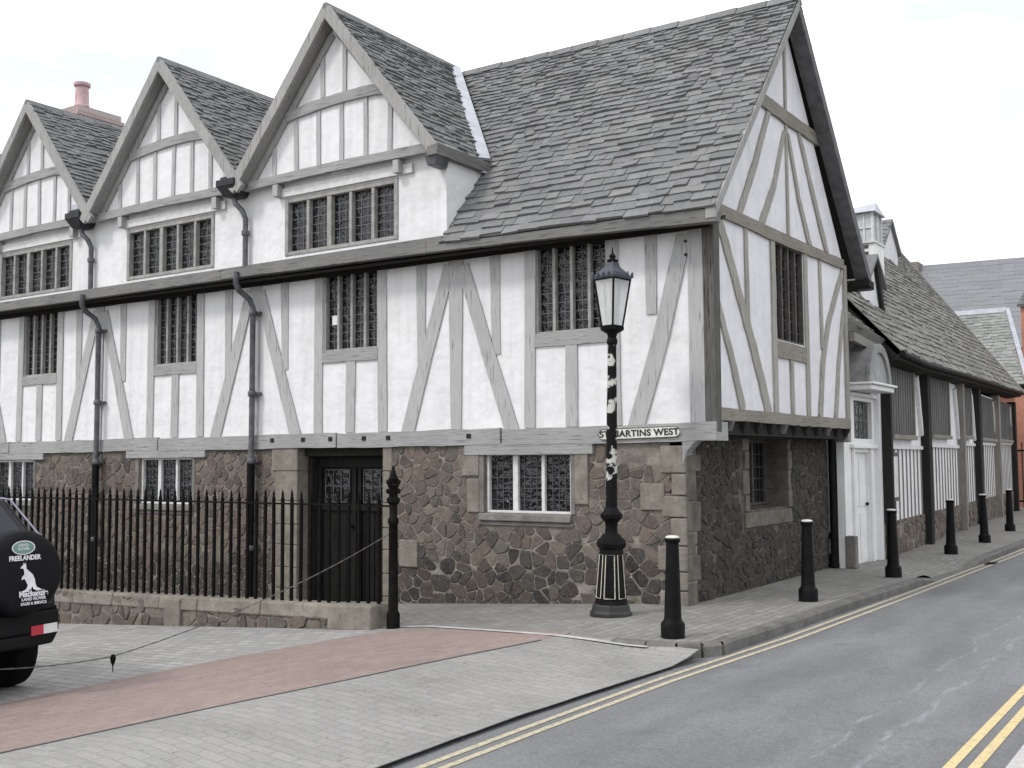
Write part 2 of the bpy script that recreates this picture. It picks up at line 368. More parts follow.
# kerb : nose by the first bollard, then along the lane
kb=MB();pts=[]
for (x,y) in ((.0,-2.52),(.35,-2.50),(.62,-2.44),(.80,-2.32),(.90,-2.14)): pts.append((x,y))
y=-1.9
while y<60: pts.append((EDGE(y)-.055,y)); y+=(.9 if y<12 else 3)
def kerb_run(pts,w,mb,zt,zb,ti=0,gap=.0025):
    for a,b in zip(pts[:-1],pts[1:]):
        d=Vector((b[0]-a[0],b[1]-a[1]));l=d.length;d/=l;n=Vector((d.y,-d.x))
        a_=Vector(a)+d*gap;b_=Vector(b)-d*gap
        za=zt(a[0],a[1]);zb_=zt(b[0],b[1])
        P=[a_-n*w/2,a_+n*w/2,b_+n*w/2,b_-n*w/2]
        Pt=[a_-n*w/2,a_+n*(w/2-.02),b_+n*(w/2-.02),b_-n*w/2]
        Pm=P
        mb.hexa([(p.x,p.y,zb) for p in P]+[(P[0].x,P[0].y,za-.002),(P[1].x,P[1].y,za-.028),(P[2].x,P[2].y,zb_-.028),(P[3].x,P[3].y,zb_-.002)])
        mb.face([(P[0].x,P[0].y,za+.006),(Pt[1].x,Pt[1].y,za+.004),(Pt[2].x,Pt[2].y,zb_+.004),(P[3].x,P[3].y,zb_+.006)])
        mb.face([(Pt[1].x,Pt[1].y,za+.004),(P[1].x,P[1].y,za-.027),(P[2].x,P[2].y,zb_-.027),(Pt[2].x,Pt[2].y,zb_+.004)])
kerb_run(pts,.13,kb,lambda x,y:kh(y) if y>3 else 0,-.3)
o=kb.build('kerb',M['kerb_dark']);o['kind']='structure'
kb=MB();kerb_run([(3.99,-20+i*.9) for i in range(100)],.13,kb,lambda x,y:.02,-.3)
o=kb.build('far_kerb',M['edging']);o['kind']='structure'
# flush pale edging between red band and pavement
eb=MB();ep=[(-3.05,-2.42),(-2.48,-2.25),(-1.7,-2.42),(-1.02,-2.58),(-.6,-2.62),(-.2,-2.60),(.2,-2.60),(.4,-2.58)]
for a,b in zip(ep[:-1],ep[1:]):
    d=Vector((b[0]-a[0],b[1]-a[1])).normalized();n=Vector((d.y,-d.x))*.045
    eb.face([(a[0]-n.x,a[1]-n.y,g(*a)+.008),(a[0]+n.x,a[1]+n.y,g(*a)+.008),(b[0]+n.x,b[1]+n.y,g(*b)+.008),(b[0]-n.x,b[1]-n.y,g(*b)+.008)])
o=eb.build('flush_edging',M['edging']);o['kind']='structure'
def yline(x,w,y0,y1,mat,f=None):
    f=f or (lambda y:x)
    NXs=1
    b=MB();y=y0
    while y<y1:
        s=.5;xa,xb=f(y),f(y+s)
        b.face([(xa-w/2,y,rz(xa-w/2)+.004),(xa+w/2,y,rz(xa+w/2)+.004),(xb+w/2,y+s,rz(xb+w/2)+.004),(xb-w/2,y+s,rz(xb-w/2)+.004)])
        y+=s
    return b.build('yellow_line',mat,road)
YL=interp([(-25,.95),(-5.6,.92),(-3.6,.95),(-1,1.12),(3,1.22),(10,1.34),(60,1.38)])
yline(0,.06,-20,60,M['yellow'],YL)
yline(0,.06,-20,60,M['yellow'],lambda y:YL(y)+.14)
yline(3.56,.06,-20,60,M['yellow2']);yline(3.68,.06,-20,60,M['yellow2'])
# drain gully by the kerb
b=MB();b.box(1.30,1.48,8.0,8.5,-.13,-.098)
for i in range(7): b.box(1.31,1.47,8.03+i*.065,8.06+i*.065,-.098,-.085)
o=b.build('road_gully',M['rust_iron']);o['label']='black iron drain grating beside the dropped kerb up the lane';o['category']='drain'
# ------------------------------------------------------------------ rubble walls (every stone modelled)
def clip(poly,nx,ny,c):     # keep nx*x+ny*y<=c
    out=[]
    for i in range(len(poly)):
        a=poly[i];b=poly[(i+1)%len(poly)];da=nx*a[0]+ny*a[1]-c;db=nx*b[0]+ny*b[1]-c
        if da<=0: out.append(a)
        if (da<0<db) or (db<0<da):
            t=da/(da-db);out.append((a[0]+(b[0]-a[0])*t,a[1]+(b[1]-a[1])*t))
    return out
def rubble(mb,fr,u0,u1,v0,v1,holes,size=.24,gap=.010,raise_=.016,low=None,vsq=.66):
    """v0 may be a function of u"""
    vb=min(v0(u0),v0(u1));nu=int((u1-u0)/size)+3;nv=int((v1-vb)/(size*vsq))+3;sd=[]
    for i in range(-1,nu):
        for j in range(-1,nv):
            if random.random()<.24: continue
            sd.append((u0+(i+.5+(j%2)*.5+random.uniform(-.36,.36))*size,vb+(j+.5+random.uniform(-.30,.30))*size*vsq))
            if random.random()<.26: sd.append((sd[-1][0]+random.uniform(-.7,.7)*size,sd[-1][1]+random.uniform(-.6,.6)*size))
    hs={}
    for p in sd: hs.setdefault((int(p[0]//size),int(p[1]//size)),[]).append(p)
    for p in sd:
        if p[0]<u0-.1 or p[0]>u1+.1 or p[1]>v1+.1 or p[1]<v0(p[0])-.15: continue
        if any(h[0]<=p[0]<=h[1] and h[2]<=p[1]<=h[3] for h in holes): continue
        po=[(p[0]-size*.95,p[1]-size*.62),(p[0]+size*.95,p[1]-size*.62),(p[0]+size*.95,p[1]+size*.62),(p[0]-size*.95,p[1]+size*.62)]
        gg=gap*random.uniform(.4,2.2);ci_,cj_=int(p[0]//size),int(p[1]//size)
        for q in [q for di in (-2,-1,0,1,2) for dj in (-2,-1,0,1,2) for q in hs.get((ci_+di,cj_+dj),())]:
            if q is p: continue
            dx,dy=q[0]-p[0],(q[1]-p[1])*1.0;l=math.hypot(dx,dy)
            if l<.05: continue
            dx/=l;dy/=l;po=clip(po,dx,dy,dx*(p[0]+q[0])/2+dy*(p[1]+q[1])/2-gg)
            if len(po)<3: break
        if len(po)<3: continue
        po=clip(po,1,0,u1);po=clip(po,-1,0,-u0);po=clip(po,0,1,v1)
        for h in holes:
            sep=[(h[0]-p[0],(1,0,h[0]-.004)),(p[0]-h[1],(-1,0,-h[1]-.004)),(h[2]-p[1],(0,1,h[2]-.004)),(p[1]-h[3],(0,-1,-h[3]-.004))]
            if len(po)<3: break
            if min(q[0] for q in po)<h[1] and max(q[0] for q in po)>h[0] and min(q[1] for q in po)<h[3] and max(q[1] for q in po)>h[2]:
                s_=max(sep,key=lambda e:e[0])[1];po=clip(po,*s_)
        if len(po)<3: continue
        # round the corners once
        rp=[]
        for k in range(len(po)):
            a=po[k];b_=po[(k+1)%len(po)]
            rp.append((a[0]*.86+b_[0]*.14+random.uniform(-.004,.004),a[1]*.86+b_[1]*.14+random.uniform(-.004,.004)));rp.append((a[0]*.14+b_[0]*.86,a[1]*.14+b_[1]*.86))
        cx=sum(q[0] for q in rp)/len(rp);cy=sum(q[1] for q in rp)/len(rp)
        if max(abs(q[0]-cx) for q in rp)<.02: continue
        h=raise_*random.uniform(.35,1.1);tx,ty=random.uniform(-.06,.06),random.uniform(-.06,.06)
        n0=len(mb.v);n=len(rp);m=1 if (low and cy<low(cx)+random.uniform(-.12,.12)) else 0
        for (s_,d) in ((1,0),(.97,h*.6),(.86,h)):
            for q in rp:
                u,v=cx+(q[0]-cx)*s_,cy+(q[1]-cy)*s_
                mb.v.append(fr.p(u,d+(0 if d==0 else (u-cx)*tx+(v-cy)*ty+random.uniform(-.003,.003)),v))
        for r_ in range(2):
            for k in range(n):
                a=n0+r_*n+k;b_=n0+r_*n+(k+1)%n;mb.f.append([a,b_,b_+n,a+n]);mb.m.append(m)
        mb.v.append(fr.p(cx,h*1.05,cy));ci=len(mb.v)-1
        for k in range(n): mb.f.append([n0+2*n+k,n0+2*n+(k+1)%n,ci]);mb.m.append(m)
def wall_holes(mb,fr,u0,u1,v0,v1,holes,th,m=0,mr=None,rev=None):
    us=sorted({u0,u1,*[min(max(h[i],u0),u1) for h in holes for i in (0,1)]});vs=sorted({v0,v1,*[min(max(h[i],v0),v1) for h in holes for i in (2,3)]})
    for a,b in zip(us[:-1],us[1:]):
        for c,d in zip(vs[:-1],vs[1:]):
            cu,cv=(a+b)/2,(c+d)/2
            if any(h[0]<cu<h[1] and h[2]<cv<h[3] for h in holes): continue
            for dd in (0,-th): mb.face([fr.p(a,dd,c),fr.p(b,dd,c),fr.p(b,dd,d),fr.p(a,dd,d)],m)
    for h in [(u0,u1,v0,v1)]+list(holes):
        a,b,c,d=h[:4]
        for P in (((a,c),(b,c)),((b,c),(b,d)),((b,d),(a,d)),((a,d),(a,c))):
            mb.face([fr.p(P[0][0],0,P[0][1]),fr.p(P[1][0],0,P[1][1]),fr.p(P[1][0],-th,P[1][1]),fr.p(P[0][0],-th,P[0][1])],m if mr is None else mr)
# ------------------------------------------------------------------ windows
def window(parent,fr,u0,u1,v0,v1,lights,fm,name='window',depth=-.07,fw=.05,mw=.045,proud=.0,cols=3,rows=7,lead='lead',wide=None,backwall=.06,lw=.006):
    """timber or stone frame with mullions, leaded glazing as a child"""
    b=MB();d0=depth-.05;d1=proud
    b.fbox(fr,u0,u0+fw,d0,d1,v0,v1).fbox(fr,u1-fw,u1,d0,d1,v0,v1)
    b.fbox(fr,u0+fw,u1-fw,d0,d1-.004,v0,v0+fw*.8).fbox(fr,u0+fw,u1-fw,d0,d1-.004,v1-fw,v1)
    L=[];iw=(u1-u0-2*fw-(lights-1)*mw)/lights
    for k in range(lights):
        a=u0+fw+k*(iw+mw);L.append((a,a+iw))
        if k<lights-1:
            e=.02 if wide==k else 0
            b.fbox(fr,a+iw-e/2,a+iw+mw+e,d0,d1-.008-random.uniform(0,.003),v0+fw*.8,v1-fw)
    w=b.build(name,fm,parent,bevel=.005,seg=1)
    gz=MB();gz.fbox(fr,u0+fw*.5,u1-fw*.5,depth-.012,depth,v0+fw*.4,v1-fw*.5,0)
    vb,vt=v0+fw*.8,v1-fw
    for a,c in L:
        for k in range(1,cols):
            x=a+(c-a)*k/cols;gz.fbox(fr,x-lw,x+lw,depth-.002,depth+.006,vb,vt,1)
        for k in range(1,rows):
            z=vb+(vt-vb)*k/rows+random.uniform(-.004,.004);gz.fbox(fr,a,c,depth-.002,depth+.004,z-lw,z+lw,1)
    gz.build('glazing',[M['glass'],M[lead]],w)
    return w
# ------------------------------------------------------------------ the hall
hall=empty('timber_framed_hall',(0,0,0),'long timber framed hall, white plaster over rubble stone, with steep gabled dormers','building')
XW=-20.5
zg=lambda u:g(u,0)-.06
def part(mb,name,mat,parent=hall,**k): return mb.build(name,mat,parent,**k)
BZ0,BZ1=1.90,2.13      # bressumer
GW=[(-3.28,-1.96,1.02,1.81),(-10.41,-9.07,1.02,1.79),(-14.75,-13.45,1.02,1.77)]
DOOR=(-6.70,-5.02,-.6,2.0)
# stone storey facing the court
hA=[(a-.10,b+.10,c-.02,d+.12) for a,b,c,d in GW]
b=MB();wall_holes(b,FA,XW,-.44,-1.6,2.0,[(a,b_,c,d) for a,b_,c,d in GW]+[(DOOR[0],DOOR[1],-1.6,2.0)],.42)
stA=part(b,'stone_wall',M['mortar'])
rb=MB()
holes=[(a-.02,b_+.02,c-.17,2.02) for a,b_,c,d in GW]+[(DOOR[0]-.5,DOOR[1]+.13,-1.6,2.05),(-1.45,-.47,1.66,2.0)]
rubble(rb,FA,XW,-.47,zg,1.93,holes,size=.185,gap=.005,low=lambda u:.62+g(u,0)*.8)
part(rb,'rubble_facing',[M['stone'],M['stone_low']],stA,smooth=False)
# dressed stones: corner quoins, jamb stones, long pale stones
q=MB();v=zg(-.5);k=0
while v<1.9:
    h=random.uniform(.17,.34);h=min(h,1.92-v)
    if h<.05: break
    w=(.16 if k%2 else .34)*random.uniform(.75,1.15)
    q.hexa([FA.p(-.41-w,.035,v+.006),FA.p(-.385,.035,v+.006),FA.p(-.385,-.28,v+.006),FA.p(-.41-w,-.2,v+.006),
            FA.p(-.41-w,.035,v+h-.006),FA.p(-.385,.035,v+h-.006),FA.p(-.385,-.28,v+h-.006),FA.p(-.41-w,-.2,v+h-.006)])
    v+=h;k+=1
for (a,b_,c,d) in ((-.98,-.66,1.10,1.42),(-4.72,-4.40,.25,.62),(-3.62,-3.36,1.50,1.88),(-3.56,-3.36,1.02,1.46),(-1.89,-1.70,1.15,1.80)):
    q.fbox(FA,a,b_,-.05,.036+random.uniform(-.004,.004),c,d)
blocks(q,'quoin',M['dressed'],hall,.014)
q=MB()   # pale door jambs
v=-.5;k=0
while v<1.95:
    h=min(random.uniform(.28,.5),1.97-v)
    if h<.04: break
    w=.44 if k%2 else .54
    q.fbox(FA,DOOR[0]-w,DOOR[0]+.006,-.415,.03,v+.004,v+h-.004);q.fbox(FA,DOOR[1]-.006,DOOR[1]+(.12 if k%2 else .16),-.415,.03,v+.004,v+h-.004);v+=h;k+=1
blocks(q,'door_jamb',M['dressed'],hall,.012)
for i,(a,b_,c,d) in enumerate(GW):
    q=MB();q.fbox(FA,a-.10,b_+.04,-.2,.03,c-.16,c-.105);q.fbox(FA,a-.07,b_+.02,-.2,.07,c-.10,c-.005)
    part(q,'window_sill',M['dressed_grey'],bevel=.014)
    q=MB();q.fbar(FA,[(a-.30,(d+1.895)/2),(b_+.34,(d+1.90)/2)],.15 if i==0 else .12,-.2,.05,seg=8)
    part(q,'lintel',M['timber_h'])
    q=MB();q.fbox(FA,a-.09,a-.004,-.2,.022,c,d);q.fbox(FA,b_+.004,b_+.07,-.2,.022,c,d);blocks(q,'window_jamb',M['dressed_grey'],hall,.01)
    window(hall,FA,a,b_,c,d,3,M['white_frame'],depth=-.10,proud=-.04,fw=.04,mw=.05,cols=4,rows=5,lead='lead_dark',wide=0)
# the doorway
b=MB();b.fbox(FA,DOOR[0]+.09,DOOR[1]-.09,-.40,-.36,-.6,1.97)
for k in range(9):
    u=DOOR[0]+.1+k*.18;b.fbox(FA,u,u+.012,-.36,-.345,-.6,1.0)
for u in (DOOR[0]+.11,-5.90,-5.80,DOOR[1]-.17): b.fbox(FA,u,u+.06,-.362,-.32,-.6,1.78)
b.fbox(FA,DOOR[0]+.1,DOOR[1]-.1,-.362,-.325,.98,1.06);b.fbox(FA,DOOR[0]+.1,DOOR[1]-.1,-.362,-.315,1.62,1.96)
dr=part(b,'door',M['door'])
for (a,c) in ((-6.46,-5.98),(-5.70,-5.22)):
    b=MB();b.fbox(FA,a,c,-.355,-.345,1.10,1.58,0)
    for k in range(4): b.fbox(FA,a+(c-a)*k/3-.008,a+(c-a)*k/3+.008,-.346,-.333,1.10,1.58,1)
    for k in range(3): b.fbox(FA,a,c,-.346,-.335,1.10+.24*k-.008,1.10+.24*k+.008,1)
    part(b,'glazing',[M['glass'],M['lead_dark']],dr)
b=MB();b.tube([FA.p(-5.90,-.30,.75),FA.p(-5.90,-.27,.75)],.035,10);part(b,'handle',M['rust_iron'],dr)
b=MB();b.fbox(FA,DOOR[0],DOOR[0]+.09,-.42,-.2,-.6,1.95);b.fbox(FA,DOOR[1]-.09,DOOR[1],-.42,-.2,-.6,1.95);b.fbar(FA,[(DOOR[0],1.87),(DOOR[1],1.87)],.17,-.42,-.12)
part(b,'door_frame',M['oak_dark'])
# bressumer on the street front
b=MB();segs=[(XW,-14.2),(-14.17,-9.9),(-9.87,-5.9),(-5.87,-3.0),(-2.97,.02)]
for s_ in segs:
    b=MB();z=2.015+.004*s_[0]*.25;n=5
    b.fbar(FA,[(s_[0],z-.01),((s_[0]+s_[1])/2,z+.0),(s_[1],z+.012 if s_[1]<0 else 2.025)],(.205,.215),-.3,.055,seg=6,jit=.07)
    part(b,'bressumer',M['timber_h'])
# dark joist ends under the court-side bressumer
for u in (-6.55,-6.0,-5.35,-4.9,-7.2,-3.5):
    b=MB();b.fbox(FA,u-.035,u+.035,-.1,.066,2.0,2.06);part(b,'peg',M['oak_dark'])
# plaster storey, street front
C=[-1.94,-5.67,-9.53,-13.33,-17.15]   # window bay centres
WN=[(c-.53,c+.53,3.32,4.50) for c in C]
b=MB();wall_holes(b,FA,XW,-.03,2.1,4.62,WN,.28);plA=part(b,'plaster_wall',M['plaster'])
POST=[-.20,-3.74,-7.65,-11.55,-15.35,-19.1]
T0,T1=-.08,.022
def stud(a,b_,w,mat='timber_v',fr=FA,name='stud',d=T1,jit=.05,mid=None,d0=T0):
    m_=MB();m_.fbar(fr,[a,b_] if mid is None else [a,mid,b_],w,d0,d+random.uniform(-.003,.003),jit=jit,cap=(-1,0) if abs(a[0]-b_[0])>.15 else None);return part(m_,name,M[mat])
for i,p in enumerate(POST):
    if i==0:
        m_=MB();m_.fbox(FA,-.31,-.12,-.08,.024,2.12,4.6);part(m_,'stud',M['timber_v'])
    else: stud((p,2.12),(p+random.uniform(-.02,.02),4.6),(.17,.24))
for i,c in enumerate(C):
    j=random.uniform
    stud((c-.62,2.12),(c-.60+j(-.02,.02),4.6),.165);stud((c+.63,2.12),(c+.62+j(-.02,.02),4.6),.165)
    stud((c+.01,2.12),(c+j(-.01,.03),3.16),.17)
    m_=MB();m_.fbar(FA,[(c-.535,3.235),(c+.54,3.235)],(.16,.17),-.08,.03,seg=5);part(m_,'window_sill',M['timber_h'])
    m_=MB();m_.fbar(FA,[(c-.535,4.555),(c+.54,4.555)],.10,-.08,.02,seg=5);part(m_,'window_head',M['timber_h'])
    # braces either side, rising to the posts
    R_=POST[i];L_=POST[i+1]
    sh=j(-.04,.04)
    def brace(a,m,b_,w): 
        m_=MB();m_.fbar(FA,[a,m,b_],w,T0,.026+j(-.002,.002),seg=5,cap=None);part(m_,'brace',M['timber_v'])
    brace((R_-.87+sh if i else -1.04,2.06),(R_-.51 if i else -.68,3.15),(R_-.10 if i else -.36,4.36),(.22,.19))
    brace((L_+.90+sh,2.06),(L_+.53,3.15),(L_+.12,4.34),(.22,.19))
    # short upper studs dying into the braces
    us=R_-.60;stud((us,3.05 if i else 3.45),(us,4.6),(.13,.17),d=.018)
    us=L_+.66;stud((us,3.10),(us-.02,4.6),(.13,.16),d=.018)
    window(hall,FA,c-.53,c+.53,3.32,4.50,4,M['pale_frame'],depth=-.09,proud=-.012,fw=.035,mw=.045,cols=2,rows=9,lw=.0045)
# a small paper in the second window
b=MB();b.fbox(FA,-6.10,-5.99,-.083,-.079,3.72,3.86);part(b,'paper_notice',M['white_paint'])
# corner post, mottled dark
m_=MB();m_.hexa([(-.115,-.03,1.98),(.02,-.03,1.98),(.02,.13,1.98),(-.115,.13,1.98),(-.125,-.035,4.62),(.025,-.035,4.62),(.025,.15,4.62),(-.125,.15,4.62)])
part(m_,'corner_post',M['oak_mottled'],bevel=.01)
for z in (4.28,4.12):
    m_=MB();m_.lathe([(.02,0),(.018,.012)],8,axis='y',c=(-.33,-.036,z));part(m_,'peg',M['oak_dark'])
# gutter board; soffit and wall plate near-black, eaves shade in their colour
GZ=interp([(-20.5,4.63),(-6.7,4.62),(-2.4,4.57),(.25,4.48)])
for a,b_ in ((XW,-14.1),(-14.09,-8.0),(-7.99,-3.95),(-3.94,.22)):
    m_=MB();m_.fbar(FA,[(a,GZ(a)-.02),((a+b_)/2,GZ((a+b_)/2)-.025),(b_,GZ(b_)-.02)],.15,.27,.41,seg=4,jit=.04)
    part(m_,'gutter',M['fascia'])
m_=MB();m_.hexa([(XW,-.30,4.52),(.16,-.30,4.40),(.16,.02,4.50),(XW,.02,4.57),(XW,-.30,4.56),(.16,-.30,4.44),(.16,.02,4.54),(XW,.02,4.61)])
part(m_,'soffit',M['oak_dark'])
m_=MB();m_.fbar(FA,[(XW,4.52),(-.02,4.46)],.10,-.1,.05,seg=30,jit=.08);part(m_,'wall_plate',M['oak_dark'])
# ---- slates
def slates(mb,c00,c10,c01,c11,e0=.158,e1=.088,w0=.27,w1=.16,th=.027,skip=None,n=None,steps=None):
    c00,c10,c01,c11=map(Vector,(c00,c10,c01,c11))
    P=lambda u,v:(c00*(1-u)+c10*u)*(1-v)+(c01*(1-u)+c11*u)*v
    N=(c10-c00).cross(c01-c00).normalized()
    if N.z<0: N=-N
    Lv=((c01-c00).length+(c11-c10).length)/2
    v=0
    while v<Lv-.03:
        f=v/Lv;e=e0+(e1-e0)*f;w=w0+(w1-w0)*f
        Lu=((c10-c00)*(1-f)+(c11-c01)*f).length
        u=-random.uniform(0,w)
        while u<Lu:
            ww=w*random.uniform(.6,1.35)
            a,b_=max(u+.003,0),min(u+ww-.003,Lu)
            if b_-a>.03:
                dl=random.uniform(-.020,.014)+.012*math.sin(u*1.3+v*2.1);hh=th*random.uniform(.6,1.7)
                v0=max(v+dl,-.02);v1=min(v+e*1.5,Lv)
                tw=random.uniform(-.007,.007);sk=random.uniform(-.014,.014)
                p0=P(a/Lu,(v0)/Lv);p1=P(b_/Lu,(v0+sk)/Lv);p2=P(b_/Lu,v1/Lv);p3=P(a/Lu,v1/Lv)
                if not(skip and skip((p0+p2)/2)):
                    q0,q1=p0+N*(hh+tw),p1+N*(hh-tw);n0=len(mb.v)
                    mb.v+=[p0,p1,q0,q1,p2+N*.001,p3+N*.001]
                    mb.f+=[[n0+2,n0+3,n0+4,n0+5],[n0,n0+1,n0+3,n0+2],[n0+1,n0+4,n0+3],[n0,n0+2,n0+5]];mb.m+=[0]*4
            u+=ww
        v+=e*random.uniform(.94,1.06)
def slab(mb,c00,c10,c01,c11,t,m=0,off=-.002):
    c=[Vector(p) for p in (c00,c10,c11,c01)];N=(c[1]-c[0]).cross(c[3]-c[0]).normalized()
    if N.z<0:N=-N
    mb.hexa([p+N*(off-t) for p in c]+[p+N*off for p in c],m)
# main roof
E0,E1=(XW,-.42,4.71),(.22,-.42,4.56)
RD0,RD1=(XW,2.6,8.42),(.22,2.6,8.06)
lm=Vector(E0).lerp(Vector(E1),.810);rm=Vector(RD0).lerp(Vector(RD1),.810)
lq,rq=lm.lerp(rm,.36),rm
b=MB();slab(b,lm,E1,rm,RD1,.11);slab(b,Vector(E0).lerp(Vector(RD0),.36),lq,RD0,rm,.11);slab(b,(XW,5.62,4.66),(.22,5.62,4.62),RD0,RD1,.11)
roof=part(b,'roof',M['oak_dark'])
b=MB();slates(b,lm,E1,rm,RD1);slates(b,E0,lm,RD0,rm,skip=lambda p:p.z<(5.2 if p.x>-6.5 else 6.9))
slates(b,(XW,5.62,4.66),(.22,5.62,4.62),RD0,RD1,e0=.3,e1=.25,w0=.5,w1=.4)
part(b,'slates',M['slate'],roof)
b=MB()
n=46
for k in range(n):
    x0=XW+(.24-XW)*k/n;x1=XW+(.24-XW)*(k+1)/n-.01;z0=8.42+(8.06-8.42)*k/n+random.uniform(-.006,.006)
    b.hexa([(x0,2.48,z0-.085),(x1,2.48,z0-.085),(x1,2.72,z0-.085),(x0,2.72,z0-.085),(x0,2.57,z0+.035),(x1,2.57,z0+.035),(x1,2.63,z0+.035),(x0,2.63,z0+.035)])
part(b,'ridge_tiles',M['slate'],roof)
# verges of the gable end: thin dark boards and deep soffit on the far side
b=MB()
b.hexa([(.10,-.42,4.43),(.235,-.42,4.43),(.235,2.6,7.88),(.10,2.6,7.88),(.10,-.42,4.58),(.235,-.42,4.58),(.235,2.6,8.03),(.10,2.6,8.03)])
part(b,'bargeboard',M['barge'])
M['soffit_g']=mat_plain('grey_soffit_boards',(.10,.10,.105),.8,var=.3,scale=8)
b=MB();b.hexa([(.02,2.605,7.80),(.235,2.605,7.80),(.235,5.70,4.36),(.02,5.70,4.36),(.02,2.605,8.02),(.235,2.605,8.02),(.235,5.70,4.58),(.02,5.70,4.58)])
part(b,'bargeboard',M['soffit_g'])
b=MB();b.hexa([(-.2,5.5,4.42),(.25,5.5,4.42),(.25,5.78,4.38),(-.2,5.78,4.38),(-.2,5.5,4.52),(.25,5.5,4.52),(.25,5.78,4.50),(-.2,5.78,4.50)])
part(b,'eaves_end',M['oak_dark'])
# ---- gable end, plaster
BW=(2.07,3.16,3.28,4.60)
b=MB();wall_holes(b,F((-.02,0,0),(0,1,0),(1,0,0)),.0,5.1,2.2,4.66,[BW],.28)
x=-.02
for P in (((0,4.66),(5.1,4.66),(2.58,7.86)),):
    b.face([(x,p[0],p[1]) for p in P]);b.face([(x-.28,p[0],p[1]) for p in P])
part(b,'plaster_wall',M['plaster_b'])
def bt(pts,w,name='stud',mat='oak_v',d=.004,cap=(-1,0),seg=7):
    w=(w[0]*.86,w[1]*.86) if isinstance(w,tuple) else w*.88
    m_=MB();m_.fbar(FB,pts,w,-.07,d+random.uniform(-.003,.003),seg=seg,cap=cap,jit=.09);return part(m_,name,M[mat])
m_=MB();m_.fbar(FB,[(.12,2.235),(2.6,2.225),(5.12,2.23)],.15,-.25,.02,seg=6,jit=.08);part(m_,'bressumer',M['oak_h'])
m_=MB();m_.fbar(FB,[(.13,4.66),(2.6,4.66),(5.0,4.70)],(.16,.15),-.25,.02,seg=6,jit=.1);part(m_,'tie_beam',M['oak_h'])
bt([(1.07,3.3),(1.05,4.6)],.12)
bt([(.10,4.66),(.34,4.38),(.95,3.50),(1.42,2.8),(1.76,2.2)],(.20,.24),'brace')
bt([(.08,3.62),(.50,2.95),(.90,2.2)],(.13,.20),'brace')
bt([(1.98,2.2),(1.97,4.6)],.17);bt([(3.27,2.2),(3.26,4.6)],.16);bt([(2.62,2.2),(2.60,3.08)],.14)
m_=MB();m_.fbar(FB,[(2.05,3.15),(3.2,3.15)],.22,-.1,.012);part(m_,'window_sill',M['oak_h'])
bt([(3.92,3.30),(3.90,4.62)],.12);bt([(5.0,4.62),(4.7,4.28),(4.22,3.7),(3.92,3.1),(3.74,2.2)],(.13,.19),'brace')
bt([(5.02,4.1),(4.66,3.1),(4.45,2.2)],(.12,.17),'brace')
m_=MB();m_.fbox(FB,4.98,5.12,-.2,.02,1.95,4.7);part(m_,'corner_post',M['oak_v'],bevel=.01)
window(hall,FB,BW[0],BW[1],BW[2],BW[3],4,M['dark_frame'],depth=-.08,proud=-.015,fw=.03,mw=.04,cols=2,rows=9,lead='lead_dark')
# gable triangle
m_=MB();m_.fbar(FB,[(1.30,6.42),(2.6,6.40),(3.95,6.42)],.19,-.07,.018,seg=5,jit=.07);part(m_,'collar',M['oak_h'])
bt([(.86,4.74),(1.42,5.5),(1.95,6.32)],(.16,.13));bt([(1.60,4.74),(2.1,5.35),(2.54,6.2)],(.18,.10),'brace')
bt([(3.48,4.76),(3.05,5.35),(2.66,6.2)],(.16,.10),'brace');bt([(4.24,4.78),(3.7,5.5),(3.12,6.32)],(.18,.13))
bt([(2.60,4.74),(2.60,6.3)],.09);bt([(2.60,6.5),(2.60,7.82)],.085)
# jetty: underside and most joist ends near-black, shade painted in; curved bracket
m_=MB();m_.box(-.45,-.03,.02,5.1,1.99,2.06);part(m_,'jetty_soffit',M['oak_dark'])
for k in range(11):
    y=.42+k*.455;m_=MB();m_.hexa([(-.45,y-.06,2.0),(.0,y-.06,2.03),(.0,y+.06,2.03),(-.45,y+.06,2.0),(-.45,y-.06,2.155),(.045,y-.06,2.155),(.045,y+.06,2.155),(-.45,y+.06,2.155)])
    part(m_,'joist_end',M['oak_dark'] if k%4 else M['oak_mottled'],bevel=.008)
m_=MB();m_.fbox(FB,.1,5.1,-.26,-.04,2.06,2.24);part(m_,'jetty_plate',M['oak_dark'])
pts=[(-.41,1.62),(-.37,1.78),(-.26,1.90),(-.12,1.965),(.0,1.98)]
m_=MB()
for a,b_ in zip(pts[:-1],pts[1:]): m_.hexa([(a[0],-.045,a[1]),(b_[0],-.045,b_[1]),(b_[0],.14,b_[1]),(a[0],.14,a[1]),(a[0],-.045,2.1),(b_[0],-.045,2.1),(b_[0],.14,2.1),(a[0],.14,2.1)])
part(m_,'corner_bracket',M['timber_h'])
# stone wall under the jetty
SW=(1.95,3.42,1.03,1.98)
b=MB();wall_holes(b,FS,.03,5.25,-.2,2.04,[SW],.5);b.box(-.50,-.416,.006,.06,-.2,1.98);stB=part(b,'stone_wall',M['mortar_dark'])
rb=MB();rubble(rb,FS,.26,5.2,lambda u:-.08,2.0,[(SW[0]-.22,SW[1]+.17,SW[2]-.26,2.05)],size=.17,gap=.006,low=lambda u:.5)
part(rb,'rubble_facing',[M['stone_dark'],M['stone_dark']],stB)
q=MB();v=-.06;k=0
while v<1.9:
    h=min(random.uniform(.2,.38),1.93-v)
    if h<.05: break
    w=(.40 if k%2 else .24)*random.uniform(.85,1.1)
    q.fbox(FS,.0,w,-.2,.034,v+.006,v+h-.006);v+=h;k+=1
blocks(q,'quoin',M['dressed_grimy_shaded'],hall,.014)
q=MB();v=SW[2]-.02;k=0
